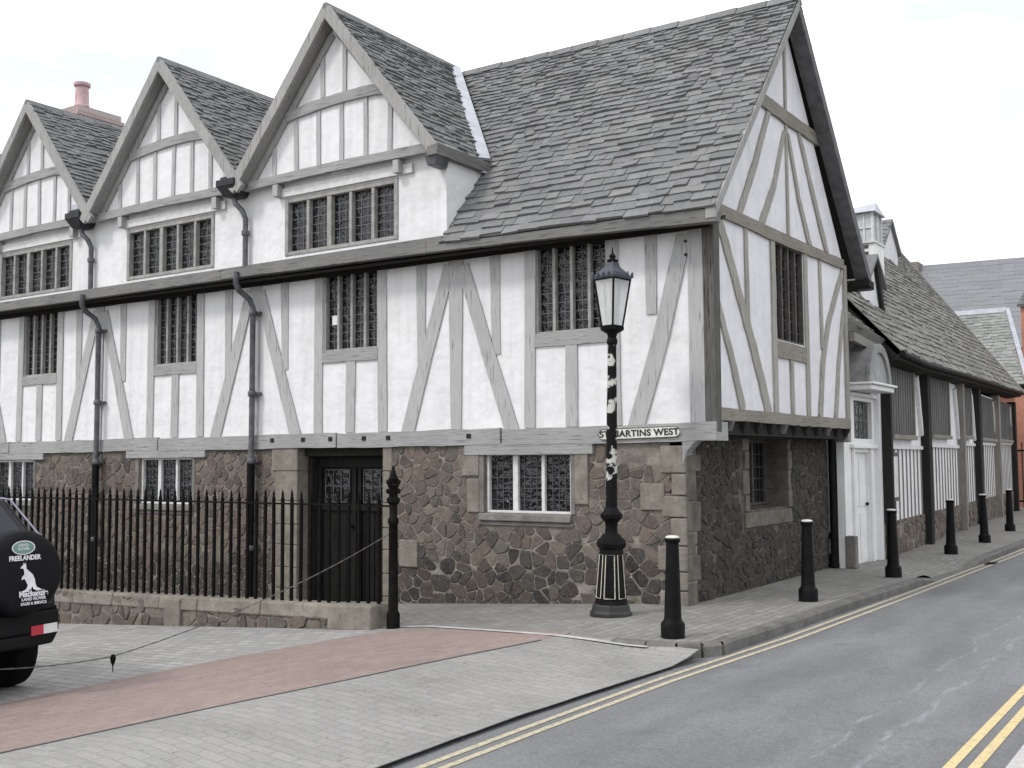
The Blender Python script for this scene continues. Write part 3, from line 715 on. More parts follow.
for side in (0,1):
    v=SW[2]-.02;k=side
    while v<1.97:
        h=min(random.uniform(.22,.34),1.98-v)
        if h<.05: break
        w=.22 if k%2 else .14
        if side==0: q.fbox(FS,SW[0]-w,SW[0]+.006,-.4,.03,v+.004,v+h-.004)
        else: q.fbox(FS,SW[1]-.006,SW[1]+w*.7,-.4,.03,v+.004,v+h-.004)
        v+=h;k+=1
blocks(q,'window_jamb',M['dressed_grimy_shaded'],hall,.012)
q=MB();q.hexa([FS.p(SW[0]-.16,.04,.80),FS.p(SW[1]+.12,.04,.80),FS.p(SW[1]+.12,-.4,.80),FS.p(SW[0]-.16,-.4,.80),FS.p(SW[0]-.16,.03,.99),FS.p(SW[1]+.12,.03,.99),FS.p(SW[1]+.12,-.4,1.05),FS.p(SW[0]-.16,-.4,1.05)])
part(q,'window_sill',M['dressed_grimy_shaded'],bevel=.012)
window(hall,FS,SW[0],SW[1],1.05,SW[3],3,M['dark_frame'],depth=-.34,proud=-.3,fw=.05,mw=.05,cols=3,rows=5,lead='lead_dark')
# ---- upper front wall behind the dormers and the dormers themselves
DX=[-5.63,-9.32,-13.01,-16.7]
DZ=8.25;HW=1.93;FZ=5.90
YD=-.28
FU=F((0,YD,0),(1,0,0),(0,-1,0))
DW=[(a,b_,4.765,5.63) for a,b_ in ((-6.72,-4.53),(-10.46,-8.29),(-14.25,-12.0),(-18.0,-15.8))]
b=MB();wall_holes(b,FU,XW,-3.69,4.60,5.95,DW,.2)
part(b,'dormer_wall',M['plaster']);b=MB()
b.box(-4.3,-3.692,YD+.20,.9,4.5,5.86);part(b,'dormer_cheek',M['plaster']);b=MB()
b.box(XW,-3.69,-.40,YD+.01,4.64,4.69)
part(b,'lead_flat',M['fascia'])
for i,(a,b_,c,d) in enumerate(DW):
    window(hall,FU,a,b_,c,d,5,M['pale_frame'],name='dormer_window',depth=-.07,proud=.02,fw=.07,mw=.055,cols=2 if i else 3,rows=6,wide=1,lw=.005)
    m_=MB();m_.fbar(FU,[(a-.05,5.72),(b_+.28,5.72)],.13,0,.05,jit=.02);part(m_,'window_head',M['white_frame'])
YF=-.60
for i,cx in enumerate(DX):
    fr=FA
    b=MB();tri=[(cx-HW+.12,5.86),(cx+HW-.12,5.86),(cx,DZ-.18)]
    for y_ in (YD-.08,YD+.05): b.face([(p[0],y_,p[1]) for p in tri])
    for k in range(3):
        p,q_=tri[k],tri[(k+1)%3];b.face([(p[0],YD-.08,p[1]),(q_[0],YD-.08,q_[1]),(q_[0],YD+.05,q_[1]),(p[0],YD+.05,p[1])])
    dm=part(b,'dormer',M['plaster'])
    def dp(mb,name,mat,**k): return mb.build(name,M[mat],dm,**k)
    m_=MB();m_.fbar(FU,[(cx-HW+.10,5.90),(cx,5.93),(cx+HW-.06,5.91)],.13,.05,.16,seg=6,jit=.08);dp(m_,'tie_beam','timber_h')
    # cambered collar
    m_=MB();m_.fbar(FU,[(cx-.98,6.83),(cx-.5,6.89),(cx,6.92),(cx+.5,6.93),(cx+.98,6.90)],.15,.05,.13,seg=2,jit=.06);dp(m_,'collar','timber_h')
    for s_ in (-1.25,-.78,-.33,.12,.58,1.02):
        top=min(6.85,8.02-abs(s_)*1.24-.05);m_=MB();m_.fbar(FU,[(cx+s_,5.95),(cx+s_+random.uniform(-.02,.02),top)],.075,.05,.102,jit=.08);dp(m_,'stud','timber_v')
    for s_ in (-.26,.17):
        m_=MB();m_.fbar(FU,[(cx+s_,7.0),(cx+s_,8.08-abs(s_)*1.24-.14)],.075,.05,.102,jit=.08);dp(m_,'stud','timber_v')
    for s_ in (-1,1):   # rafters inside the boards, then bargeboards
        m_=MB();m_.fbar(FU,[(cx+s_*(HW-.22),5.94),(cx+s_*.06,DZ-.36)],.10,.05,.12,seg=5,jit=.05);dp(m_,'rafter','barge')
        m_=MB();m_.fbar(FU,[(cx+s_*(HW+.02),FZ-.07),(cx+s_*1.0,6.96),(cx+s_*.0,DZ-.07)],.16,.28,.335,seg=5,jit=.05);dp(m_,'bargeboard','barge')
        m_=MB();m_.fbox(FU,cx+s_*1.17-.05,cx+s_*1.17+.05,.0,.15,5.66,5.84);dp(m_,'bracket','timber_v')
    b=MB();rb=MB()
    for s_ in (-1,1):
        e=[(cx+s_*HW,YF,FZ),(cx+s_*HW,2.6,FZ),(cx,YF,DZ),(cx,2.6,DZ)]
        slab(b,e[0],e[1],e[2],e[3],.09,off=0)
        slates(rb,*e,e0=.125,e1=.085,w0=.21,w1=.15)
    dr_=b.build('roof',M['barge'],dm)
    rb.build('slates',M['slate'],dm)
    b=MB()
    for k in range(9):
        y0=YF-.01+k*.35;b.hexa([(cx-.10,y0,DZ-.08),(cx+.10,y0,DZ-.08),(cx+.10,y0+.34,DZ-.08),(cx-.10,y0+.34,DZ-.08),(cx-.03,y0,DZ+.035),(cx+.03,y0,DZ+.035),(cx+.03,y0+.34,DZ+.035),(cx-.03,y0+.34,DZ+.035)])
    b.build('ridge_tiles',M['slate'],dm)
# valley flashing + side gutter of the right hand dormer
a=Vector((-3.72,.62,5.92));t_=Vector((-5.60,2.44,8.20));d=(t_-a);nn=Vector((.62,-.55,.56)).normalized();sd=d.cross(nn).normalized()*.085
b=MB();pp=[]
b.hexa([a-sd+nn*.04,a+sd+nn*.04,t_+sd+nn*.03,t_-sd+nn*.03,a-sd+nn*.085,a+sd+nn*.085,t_+sd+nn*.07,t_-sd+nn*.07])
part(b,'valley_flashing',M['flash'])
b=MB();b.box(-3.84,-3.60,.44,.62,5.72,5.84);part(b,'flashing_apron',M['flash'])
b=MB();b.hexa([(-3.76,-.62,5.74),(-3.60,-.62,5.74),(-3.60,.62,5.74),(-3.76,.62,5.74),(-3.76,-.62,5.86),(-3.58,-.62,5.88),(-3.58,.62,5.88),(-3.76,.62,5.86)])
part(b,'gutter',M['fascia'])
b=MB();b.hexa([(-3.80,-.56,5.62),(-3.66,-.56,5.62),(-3.66,-.30,5.62),(-3.80,-.30,5.62),(-3.84,-.60,5.80),(-3.60,-.60,5.80),(-3.60,-.30,5.80),(-3.84,-.30,5.80)])
part(b,'hopper',M['pipe'],bevel=.01)
# valleys: hoppers and drainpipes
for p in (-7.60,-11.45,-15.2):
    b=MB();x=p;q5=x+.10
    b.tube([(q5-.16,-.45,5.78),(q5-.13,-.45,5.66),(q5-.02,-.41,5.54),(q5,-.36,5.42),(q5,-.36,4.60)],.042,10)
    b.tube([(x,-.45,4.60),(x,-.45,4.42),(x,-.38,4.32),(x+.03,-.20,4.20),(x+.03,-.13,4.08),(x+.03,-.13,2.2),(x+.02,-.13,1.7)],.044,10)
    b.tube([(x+.02,-.13,1.72),(x+.02,-.13,g(x,0)+.02)],.060,10,m=1)
    for z in (2.75,4.0,1.72,.4): b.lathe([(.056,-.04),(.064,-.03),(.064,.03),(.056,.04)],10,c=(x+.03,-.13,z));b.box(x-.07,x+.13,-.1,.0-.02,z-.02,z+.02)
    b.lathe([(.052,-.04),(.062,-.03),(.062,.03),(.052,.04)],10,c=(q5,-.36,5.2))
    dp_=part(b,'drainpipe',[M['pipe'],M['iron']],smooth=True)
    b=MB();h0=q5-.16;b.hexa([(h0-.12,-.56,5.76),(h0+.12,-.56,5.76),(h0+.12,-.30,5.76),(h0-.12,-.30,5.76),(h0-.19,-.64,5.90),(h0+.19,-.64,5.90),(h0+.19,-.26,5.90),(h0-.19,-.26,5.90)])
    b.box(h0-.20,h0+.20,-.65,-.26,5.90,6.01);b.box(h0-.16,h0+.16,-.60,-.30,6.01,6.06)
    b.build('hopper',M['hopper'],dp_,bevel=.012)
    b=MB();b.box(h0-.10,h0+.12,-.60,-.5,6.05,6.16);part(b,'valley_flashing',M['flash'],bevel=.02)
# dark downpipe at the far end of the gable side
b=MB();b.tube([(-.33,5.22,2.0),(-.33,5.22,.03)],.048,10);b.lathe([(.068,-.05),(.068,.05)],10,c=(-.33,5.22,.5));b.lathe([(.085,0),(.07,.2)],10,c=(-.33,5.22,.02))
part(b,'drainpipe',M['iron'],smooth=True)
# chimney on the roof behind the left dormers
b=MB();b.box(-16.0,-15.0,1.80,2.85,7.0,9.02)
b.box(-16.05,-14.95,1.75,2.90,9.02,9.10);b.box(-16.0,-15.0,1.80,2.85,9.10,9.24)
ch=empty('chimney_stack',(-15.5,2.3,8.0),'squat pink brick chimney stack with one tall pot behind the left dormer ridge','chimney')
b.build('stack',M['brick_pink'],ch)
b=MB();b.lathe([(.17,9.24),(.15,9.3),(.13,9.66),(.17,9.70),(.17,9.76),(.12,9.76)],14,c=(-15.15,1.98,0))
b.build('chimney_pot',mat_plain('terracotta_pot',(.46,.31,.33),.8,var=.2),ch,smooth=True)
b=MB();b.lathe([(.16,9.24),(.14,9.5),(.16,9.55)],12,c=(-15.6,2.5,0));
# ------------------------------------------------------------------ street name sign
sg=empty('street_name_sign',(-.96,-.07,2.03),'white oval-ended street name plate on the beam behind the lamp post','sign')
b=MB()
pl=[];w,h=.545,.062
for k in range(9): a=R(-90+180*k/8);pl.append((w-h+h*math.cos(a),h*math.sin(a)))
for k in range(9): a=R(90+180*k/8);pl.append((-w+h+h*math.cos(a),h*math.sin(a)))
n=len(pl)
def sp(p,y): return (-.965+p[0],y,2.02+p[1]+(p[0])*.02)
b.face([sp(p,-.078) for p in pl]);b.face([sp(p,-.055) for p in reversed(pl)])
for k in range(n): b.face([sp(pl[k],-.055),sp(pl[(k+1)%n],-.055),sp(pl[(k+1)%n],-.078),sp(pl[k],-.078)])
b.build('plate',mat_plain('enamel_white',(.62,.61,.57),.5,var=.2,scale=30),sg)
M['black_paint']=mat_plain('black_lettering',(.012,.012,.012),.6,var=.2)
b=MB();rim=[sp((p[0]*1.0,p[1]*1.0),-.08) for p in pl];b.tube(rim+[rim[0]],.004,5,caps=False);b.build('rim',M['black_paint'],sg)
def text(name,s,size,mtx,mat,parent,ext=.003,bold=.0,sx=1.0,space=1.0,align='CENTER'):
    cu=bpy.data.curves.new(name,'FONT');cu.body=s;cu.size=size;cu.extrude=ext;cu.align_x=align;cu.align_y='CENTER';cu.offset=bold;cu.space_character=space
    tmp=bpy.data.objects.new(name+'_tmp',cu);COL.objects.link(tmp)
    dg=bpy.context.evaluated_depsgraph_get();dg.update()
    me=bpy.data.meshes.new_from_object(tmp.evaluated_get(dg));bpy.data.objects.remove(tmp);bpy.data.curves.remove(cu)
    me.name=name;me.transform(Matrix.Diagonal((sx,1,1,1)));me.transform(mtx);me.materials.clear();me.materials.append(mat)
    o=bpy.data.objects.new(name,me);COL.objects.link(o);o.parent=parent;return o
rotA=Matrix.Rotation(R(90),4,'X')
text('lettering','ST MARTINS WEST',.108,Matrix.Translation((-.965+.96,-.080+.07,2.018-2.03))@Matrix.Rotation(R(-1.1),4,'Y')@rotA,M['black_paint'],sg,bold=.0032,sx=1.12,space=1.06)
# ------------------------------------------------------------------ lane wing
wing=empty('lane_wing_hall',(-.05,7,0),'low timber and white boarded range with a long mossy slate roof running up the lane','building')
ZW=3.42
b=MB();b.fbox(FW,0,21,-4,-.02,-.2,ZW);b.box(-4.6,-.42,5.14,7.05,-.2,ZW+.25)
wl=b.build('wall',M['plaster'],wing)
b=MB();wall_holes(b,FW,0.15,21,-.3,.60,[],.1)
for vv in b.v: pass
b=MB();b.fbox(FW,.15,21,-.1,.0,-.3,.60);pb=b.build('plinth',M['mortar'],wing)
b=MB();rubble(b,FW,.15,21,lambda u:-.05,.60,[],size=.24,low=lambda u:-.5);b.build('rubble_facing',[M['stone'],M['stone_low']],pb)
wpost=[(.22,.13,'oak_dark'),(3.95,.30,'oak_dark'),(8.65,.22,'board_grey'),(11.5,.40,'oak_dark'),(15.6,.34,'board_grey'),(19.9,.36,'oak_dark')]
for u,w,mt in wpost:
    m_=MB();m_.fbar(FW,[(u,-.05),(u+random.uniform(-.05,.05),3.5)],(w,w*1.15),-.1,.14,seg=7,jit=.08);m_.build('post',M[mt],wing)
for a,b_ in ((.3,3.75),(4.2,8.5),(8.8,11.2),(11.8,15.4),(15.8,19.7)):
    n=max(5,int((b_-a)/.34))
    for k in range(n):
        u=a+.08+(b_-a-.16)*k/(n-1)
        if k%1==0:
            m_=MB();m_.fbox(FW,u-.016,u+.016,-.02,.003,.60,1.86+.015*u);m_.build('batten',M['board_grey'],wing)
    m_=MB();m_.fbox(FW,a,b_,-.02,.03,1.86+.015*a,1.93+.015*a);m_.build('rail',M['white_frame'],wing)
    m_=MB();m_.fbar(FW,[(b_-.42,3.3),(b_-.05,2.15)],.13,-.02,.05,jit=.05);m_.build('brace',M['white_frame'],wing)
ww=[(.75,2.75,2.13,3.34),(4.75,6.95,2.2,3.44),(9.1,10.4,2.25,3.44),(12.2,15.2,2.24,3.36),(16.0,19.4,2.26,3.4)]
for i,(a,b_,c,d) in enumerate(ww):
    m_=MB();m_.fbox(FW,a,b_,-.01,.03,c,d)
    n=int((b_-a)/.22)
    for k in range(n+1):
        u=a+(b_-a)*k/n;m_.fbox(FW,u-.012,u+.012,.03,.042,c,d)
    w_=m_.build('shutter',M['shutter'],wing)
    m_=MB();m_.fbox(FW,a-.09,b_+.09,0,.10,c-.09,c-.01);m_.fbox(FW,b_+.01,b_+.08,0,.07,c,d);m_.build('window_sill',M['oak_h'],wing)
m_=MB();m_.fbox(FW,.55,1.15,-.01,.05,.95,1.80,0);m_.fbox(FW,.62,1.08,.05,.055,1.02,1.73,1)
nb=m_.build('notice_board',[M['dark_frame'],M['white_frame']]);nb['label']='narrow framed notice board on the lane wall just past the white door';nb['category']='notice board'
# eaves, gutter
we=[(.33,6.95,3.50),(.13,9.5,3.50),(-.12,13.7,3.59),(-.87,25.75,3.80),(-.98,27.1,3.83)]
b=MB();b.tube([(p[0]+.03,p[1],p[2]-.05) for p in we],.055,8);b.build('gutter',M['iron'],wing,smooth=True)
b=MB()
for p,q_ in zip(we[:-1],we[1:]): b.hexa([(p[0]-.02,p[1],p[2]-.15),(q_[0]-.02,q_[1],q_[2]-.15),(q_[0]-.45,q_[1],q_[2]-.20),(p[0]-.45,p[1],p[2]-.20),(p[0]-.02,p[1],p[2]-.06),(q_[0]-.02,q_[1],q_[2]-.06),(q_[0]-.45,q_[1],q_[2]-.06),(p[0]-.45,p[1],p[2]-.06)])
b.build('soffit',M['oak_dark'],wing)  # near-black boards, eaves shade painted into the colour
b=MB();sb=MB()
rdg=[(-3.80,6.95,8.06),(-3.9,9.5,8.15),(-4.1,13.7,8.3),(-4.6,25.75,8.75),(-4.68,27.1,8.8)]
for k in range(4):
    slab(b,we[k],we[k+1],rdg[k],rdg[k+1],.08,off=-.10)
    slates(sb,we[k],we[k+1],rdg[k],rdg[k+1],e0=.24,e1=.16,w0=.34,w1=.26,th=.03)
b.hexa([(-8.2,6.95,3.5),(-8.2,27.1,3.5),(-8.2,27.1,3.4),(-8.2,6.95,3.4),(-3.8,6.95,8.0),(-4.68,27.1,8.7),(-4.68,27.1,8.6),(-3.8,6.95,7.9)])
gm=MB();gm.hexa([(.10,6.98,3.42),(.10,7.05,3.42),(-3.78,7.05,7.85),(-3.78,6.98,7.85),(-.6,6.98,3.42),(-.6,7.05,3.42),(-4.0,7.05,7.3),(-4.0,6.98,7.3)]);gm.build('gable_boarding',M['board_grey'],wing)
b.face([(.0,7.06,3.4),(-3.8,7.06,7.8),(-8.0,7.06,3.4)])
# far gable infill
b.face([(-.98,27.05,3.7),(-4.68,27.05,8.7),(-8.2,27.05,3.5)])
wr=b.build('roof',M['oak_dark'],wing);sb.build('slates',M['slate_wing'],wr)
b=MB();b.hexa([(-.93,27.1,3.70),(-.93,27.2,3.70),(-4.66,27.2,8.72),(-4.66,27.1,8.72),(-.93,27.1,3.90),(-.93,27.2,3.90),(-4.66,27.2,8.88),(-4.66,27.1,8.88)]);b.build('verge',M['slate_wing'],wr)
# hooded white doorway
hd=empty('hooded_doorway',(-.1,6.2,0),'tall white doorway with a round hood between the jetty end and the lane range','doorway')
FD=F((-.15,0,0),(0,1,0),(1,0,0))
DO=(5.74,6.62,0,1.80);TR=(5.85,6.85,2.02,2.64)
b=MB();wall_holes(b,FD,5.28,7.12,-.05,3.1,[(DO[0],DO[1],-.05,DO[3]),TR],.12)
b.build('surround',M['white_paint'],hd)
b=MB();b.fbox(FD,DO[0],DO[1],-.09,-.06,0,1.80)
for (a,c) in ((0.06,.82),(.92,1.70)):
    for (p,q_) in ((.06,.40),(.48,.82)): b.fbox(FD,DO[0]+p,DO[0]+q_,-.06,-.048,a,c)
dd=b.build('door',M['white_paint'],hd,bevel=.008)
b=MB();b.lathe([(.028,0),(.03,.03),(.01,.04)],10,axis='x',c=(-.19,6.54,.95));b.build('handle',M['iron'],dd)
b=MB();b.fbox(FD,TR[0],TR[1],-.09,-.07,TR[2],TR[3]);
for k in range(1,4): b.fbox(FD,TR[0]+(TR[1]-TR[0])*k/4-.008,TR[0]+(TR[1]-TR[0])*k/4+.008,-.07,-.06,TR[2],TR[3],1)
b.fbox(FD,TR[0],TR[1],-.07,-.062,2.32,2.335,1)
b.build('transom_window',[M['glass'],M['lead']],hd)
for (a,c) in ((5.66,5.72),(6.64,6.72)):
    b=MB();b.fbox(FD,a,c,0,.045,0,1.86);b.build('architrave',M['white_paint'],hd,bevel=.008)
b=MB();b.fbox(FD,5.6,6.95,0,.07,1.86,1.93);b.fbox(FD,5.6,7.0,0,.06,2.70,2.76);b.build('cornice',M['white_paint'],hd,bevel=.012)
# the hood: half barrel with tympanum
b=MB();n=14;cy,cz,r=6.13,2.90,.62;x0,x1=-.16,.19
for k in range(n):
    a0,a1=math.pi*k/n,math.pi*(k+1)/n
    def P(a,rr,x): return (x,cy-rr*math.cos(a),cz+rr*1.02*math.sin(a))
    for rr in (r,): b.hexa([P(a0,r-.05,x0),P(a1,r-.05,x0),P(a1,r-.05,x1),P(a0,r-.05,x1),P(a0,r,x0),P(a1,r,x0),P(a1,r,x1),P(a0,r,x1)])
    b.hexa([P(a0,r-.12,x1-.02),P(a1,r-.12,x1-.02),P(a1,r-.12,x1+.03),P(a0,r-.12,x1+.03),P(a0,r+.02,x1-.02),P(a1,r+.02,x1-.02),P(a1,r+.02,x1+.03),P(a0,r+.02,x1+.03)])
hb=b.build('hood',mat_plain('lead_grey_hood',(.20,.20,.20),.7,var=.25,scale=7,bump=.3),hd)
b=MB();b.face([(x1-.01,cy-(r-.1)*math.cos(math.pi*k/n),cz+(r-.1)*math.sin(math.pi*k/n)) for k in range(n+1)]);b.build('tympanum',mat_plain('grey_tympanum',(.27,.27,.27),.8,var=.2),hd)
b=MB();b.box(-.16,.25,5.47,6.79,2.78,2.86);b.box(-.16,.30,5.43,6.83,2.86,2.90);b.build('cornice',M['white_paint'],hd,bevel=.015)
b=MB();b.box(-.17,.0,5.26,5.40,0,.50);b.build('guard_block',M['dressed_grey'],hd,bevel=.02)
# small mossy lean-to roof over the doorway
lr=MB();e=[(.10,5.14,3.78),(.06,7.02,3.66),(-1.3,5.14,4.9),(-1.3,7.02,4.9)];slab(lr,*e,.13)
slates(lr,*e,e0=.24,e1=.2)
lr.hexa([(.02,5.16,3.52),(.10,5.16,3.52),(.06,7.0,3.42),(-.02,7.0,3.42),(.02,5.16,3.66),(.10,5.16,3.66),(.06,7.0,3.56),(-.02,7.0,3.56)])
lr.build('lean_to_roof',M['slate_wing'],wing)
# white dormer on wing roof
wd=empty('attic_dormer',(-1.2,9.9,4.5),'small white gabled dormer with dark edge low on the lane roof','dormer')
b=MB();b.box(-2.2,-.92,9.5,10.5,4.0,5.2);b.hexa([(-2.2,9.5,5.2),(-.92,9.5,5.2),(-.92,10.5,5.2),(-2.2,10.5,5.2),(-2.2,9.98,5.62),(-.92,9.98,5.62),(-.92,10.02,5.62),(-2.2,10.02,5.62)])
b.build('wall',M['plaster_b'],wd)
for s_ in (-1,1):
    b=MB();b.hexa([(-2.2,10+s_*.62,5.10),(-.82,10+s_*.62,5.10),(-.82,10,5.66),(-2.2,10,5.66),(-2.2,10+s_*.62,5.18),(-.82,10+s_*.62,5.18),(-.82,10,5.74),(-2.2,10,5.74)]);b.build('roof',M['slate'],wd)
b=MB();b.hexa([(-.9,10.45,4.35),(-.84,10.45,4.35),(-.84,10.6,4.35),(-.9,10.6,4.35),(-.9,9.98,5.55),(-.84,9.98,5.55),(-.84,10.12,5.6),(-.9,10.12,5.6)]);b.build('bargeboard',M['oak_dark'],wd)
# glazed lantern
cu_=empty('roof_lantern',(-2.3,14.3,6.3),'tall glazed lantern with louvred white base rising from the lane roof','lantern')
b=MB();b.box(-2.62,-1.98,14,14.8,5.6,6.78);b.build('base',M['white_paint'],cu_)
b=MB()
for xx in (-2.45,-2.18):
    for zz in (6.35,6.52,6.68): b.box(xx-.06,xx+.06,13.985,14.0,zz-.04,zz+.04)
b.build('louvre',M['dark_frame'],cu_)
b=MB();b.box(-2.56,-2.04,14.05,14.75,6.78,7.5);b.build('glazing',mat_plain('pale_lantern_glass',(.42,.455,.475),.1,var=.1),cu_)
b=MB()
for xx in (-2.58,-2.40,-2.22,-2.04): b.box(xx-.02,xx+.02,14.02,14.06,6.78,7.5)
for yy in (14.03,14.4,14.77): b.box(-2.05,-2.0,yy-.02,yy+.02,6.78,7.5)
b.box(-2.6,-2.0,14.015,14.05,7.12,7.16);b.box(-2.66,-1.95,13.95,14.85,6.76,6.81);b.build('glazing_bars',M['white_frame'],cu_)
b=MB();b.hexa([(-2.68,13.92,7.5),(-1.93,13.92,7.5),(-1.93,14.88,7.5),(-2.68,14.88,7.5),(-2.6,14.38,7.72),(-2.02,14.38,7.78),(-2.02,14.42,7.78),(-2.6,14.42,7.72)]);b.build('roof',M['flash'],cu_)
# gabled turret further along
gt=empty('gabled_turret',(-4.3,22,8),'grey tiled gabled turret with white end wall on the ridge of the lane roof','turret')
b=MB();b.box(-5.2,-3.72,21.2,22.9,7.0,8.2);b.face([(-3.72,21.2,8.2),(-3.72,22.9,8.2),(-3.72,22.05,8.95)]);b.build('wall',M['plaster_b'],gt)
for s_ in (-1,1):
    b=MB();e=[(-5.3,22.05+s_*1.0,8.02),(-3.62,22.05+s_*1.0,8.02),(-5.3,22.05,9.0),(-3.62,22.05,9.0)];slab(b,*e,.06);slates(b,*e,e0=.2,e1=.2);b.build('roof',M['slate'],gt)
# far roofs
gr=empty('green_slate_house',(-4,34,0),'house end with greenish slate roof and pale ridge capping beyond the lane range','house')
b=MB();e=[(-9,33,4.35),(-1.78,33,4.45),(-9,36,7.62),(-2.86,36,7.66)];slab(b,*e,.1);slates(b,*e,e0=.2,e1=.17,w0=.3,w1=.26);b.build('roof',M['slate_green'],gr)
b=MB();b.hexa([(-9,35.9,7.55),(-2.84,35.9,7.60),(-2.84,36.1,7.6),(-9,36.1,7.55),(-9,35.95,7.74),(-2.84,35.95,7.80),(-2.84,36.05,7.8),(-9,36.05,7.74)]);b.build('ridge',M['flash'],gr)
b=MB();b.hexa([(-1.75,32.98,4.45),(-1.6,33.1,4.45),(-2.72,36.1,7.66),(-2.86,36.0,7.66),(-1.75,32.98,4.56),(-1.6,33.1,4.56),(-2.72,36.1,7.78),(-2.86,36.0,7.78)]);b.build('hip_flashing',M['flash'],gr)
b=MB();b.box(-9,-1.95,33.3,38,-.2,4.4);b.build('wall',M['brick_orange'],gr)
b=MB();b.box(-9,-1.72,32.9,33.02,4.28,4.42);b.build('gutter',M['iron'],gr)
br=empty('orange_brick_building',(-1,38,0),'orange brick building showing at the right edge beyond the slate roofs','building')
b=MB();b.box(-2.6,4.0,38,44,-.2,8.15);b.build('wall',M['brick_orange'],br)
b=MB();slates(b,(-2.7,37.8,8.1),(4.1,37.8,8.1),(-2.7,41,9.4),(4.1,41,9.4));slab(b,(-2.7,37.8,8.1),(4.1,37.8,8.1),(-2.7,41,9.4),(4.1,41,9.4),.1);b.build('roof',M['slate'],br)
b=MB();b.box(-1.75,3,30.5,30.9,-.2,3.9);
b.build('wall',M['brick_orange'],br)
lg=empty('long_grey_roof_building',(-6,55,0),'large building with a plain blue grey slate roof across the skyline','building')
M['slate_far']=mk_slate('smooth_blue_slate',[(0,(.19,.195,.21)),(.5,(.205,.21,.225)),(1,(.22,.225,.24))],moss=(.2,.2,.2),mossf=.4)
b=MB();e=[(-16,50,7.6),(8,50,7.2),(-16,55,13.2),(8,55,12.75)];slab(b,*e,.2);slates(b,*e,e0=.35,e1=.35,w0=.9,w1=.9,th=.012);b.build('roof',M['slate_far'],lg)
b=MB();b.box(-15.5,7.5,50.4,60,-.2,7.5);b.build('wall',M['brick_orange'],lg)
b=MB();b.box(-11.3,-10.55,54.3,55.6,11.5,13.25);b.build('parapet',M['dressed'],lg)
b=MB();b.box(-16,8,54.95,55.15,12.9,12.98);
# iron gate at wing end
gt2=empty('iron_gate',(-1.0,28.4,0),'dark iron gate closing the gap at the far end of the lane range','gate')
for k in range(10):
    b=MB();b.box(-1.9+k*.16,-1.87+k*.16,28.4,28.43,0,2.2);b.build('bar',M['iron'],gt2)
for z in (.2,1.9): b=MB();b.box(-1.95,-.4,28.395,28.44,z,z+.06);b.build('rail',M['iron'],gt2)
# ------------------------------------------------------------------ fence and plinth
FY=-2.42
pz=lambda x:.11+(x+2.93)*.0285       # plinth top
pw=MB();x=-14.6
xs=[-14.6]
while xs[-1]<-3.3: xs.append(xs[-1]+random.uniform(.7,1.25))
xs[-1]=-3.62
for a,b_ in zip(xs[:-1],xs[1:]):
    a+=.004;b_-=.004;j=random.uniform(-.006,.006)
    pw.hexa([(a,FY-.17+j,pz(a)-.17),(b_,FY-.17+j,pz(b_)-.17),(b_,FY+.17,pz(b_)-.17),(a,FY+.17,pz(a)-.17),(a,FY-.15+j,pz(a)-.006),(b_,FY-.15+j,pz(b_)-.006),(b_,FY+.15,pz(b_)-.006),(a,FY+.15,pz(a)-.006)])
plw=empty('fence_plinth',(-6,FY,-.3),'low stone plinth wall carrying the black railings','wall')
pw.build('coping',M['dressed'],plw,bevel=.02)
b=MB();b.hexa([(-14.6,FY-.14,-1.2),(-3.6,FY-.14,-.4),(-3.6,FY+.14,-.4),(-14.6,FY+.14,-1.2),(-14.6,FY-.14,pz(-14.6)-.16),(-3.6,FY-.14,pz(-3.6)-.16),(-3.6,FY+.14,pz(-3.6)-.16),(-14.6,FY+.14,pz(-14.6)-.16)])
b.build('core',M['mortar'],plw)
rb=MB();fp=F((0,FY-.14,0),(1,0,0),(0,-1,0));rubble(rb,fp,-14.6,-3.65,lambda u:g(u,FY)-.05,-.055-.0,[],size=.26,raise_=.025,low=lambda u:-9,vsq=.5)
# keep only stones under the sloping coping
rb.build('rubble_facing',[M['stone'],M['stone_low']],plw)
b=MB();b.hexa([(-3.62,FY-.21,-.20),(-2.98,FY-.20,-.17),(-2.98,FY+.17,-.17),(-3.62,FY+.17,-.2),(-3.62,FY-.19,.095),(-2.99,FY-.17,.12),(-2.99,FY+.17,.12),(-3.62,FY+.17,.095)])
b.build('end_block',M['dressed'],plw,bevel=.03)
b=MB();b.box(-6.45,-6.15,FY-.19,FY+.1,-.45,pz(-6.3)-.03);b.build('pier',M['dressed'],plw,bevel=.02)
fe=empty('iron_railings',(-6,FY,0),'row of black spear-topped iron railings in front of the dark doorway','railings')
k=0;x=-3.02
while x>-14.2 and k<74:
    z0=pz(x)-.03;tp=1.33+random.uniform(-.01,.01);w=.016;ln=random.uniform(-.006,.006)
    b=MB();b.hexa([(x-w,FY-w,z0),(x+w,FY-w,z0),(x+w,FY+w,z0),(x-w,FY+w,z0),(x-w+ln,FY-w,tp-.07),(x+w+ln,FY-w,tp-.07),(x+w+ln,FY+w,tp-.07),(x-w+ln,FY+w,tp-.07)])
    b.lathe([(.013,tp-.08),(.020,tp-.06),(.013,tp-.045),(.017,tp-.02),(.002,tp+.04)],6,c=(x+ln,FY,0))
    b.build('bar',M['rust_iron'],fe);x-=.151;k+=1
for z in (1.205,):
    b=MB();b.hexa([(-14.4,FY-.018,z-.01),(-2.86,FY-.018,z-.012),(-2.86,FY+.018,z-.012),(-14.4,FY+.018,z-.01),(-14.4,FY-.018,z+.01),(-2.86,FY-.018,z+.008),(-2.86,FY+.018,z+.008),(-14.4,FY+.018,z+.01)]);b.build('rail',M['rust_iron'],fe)
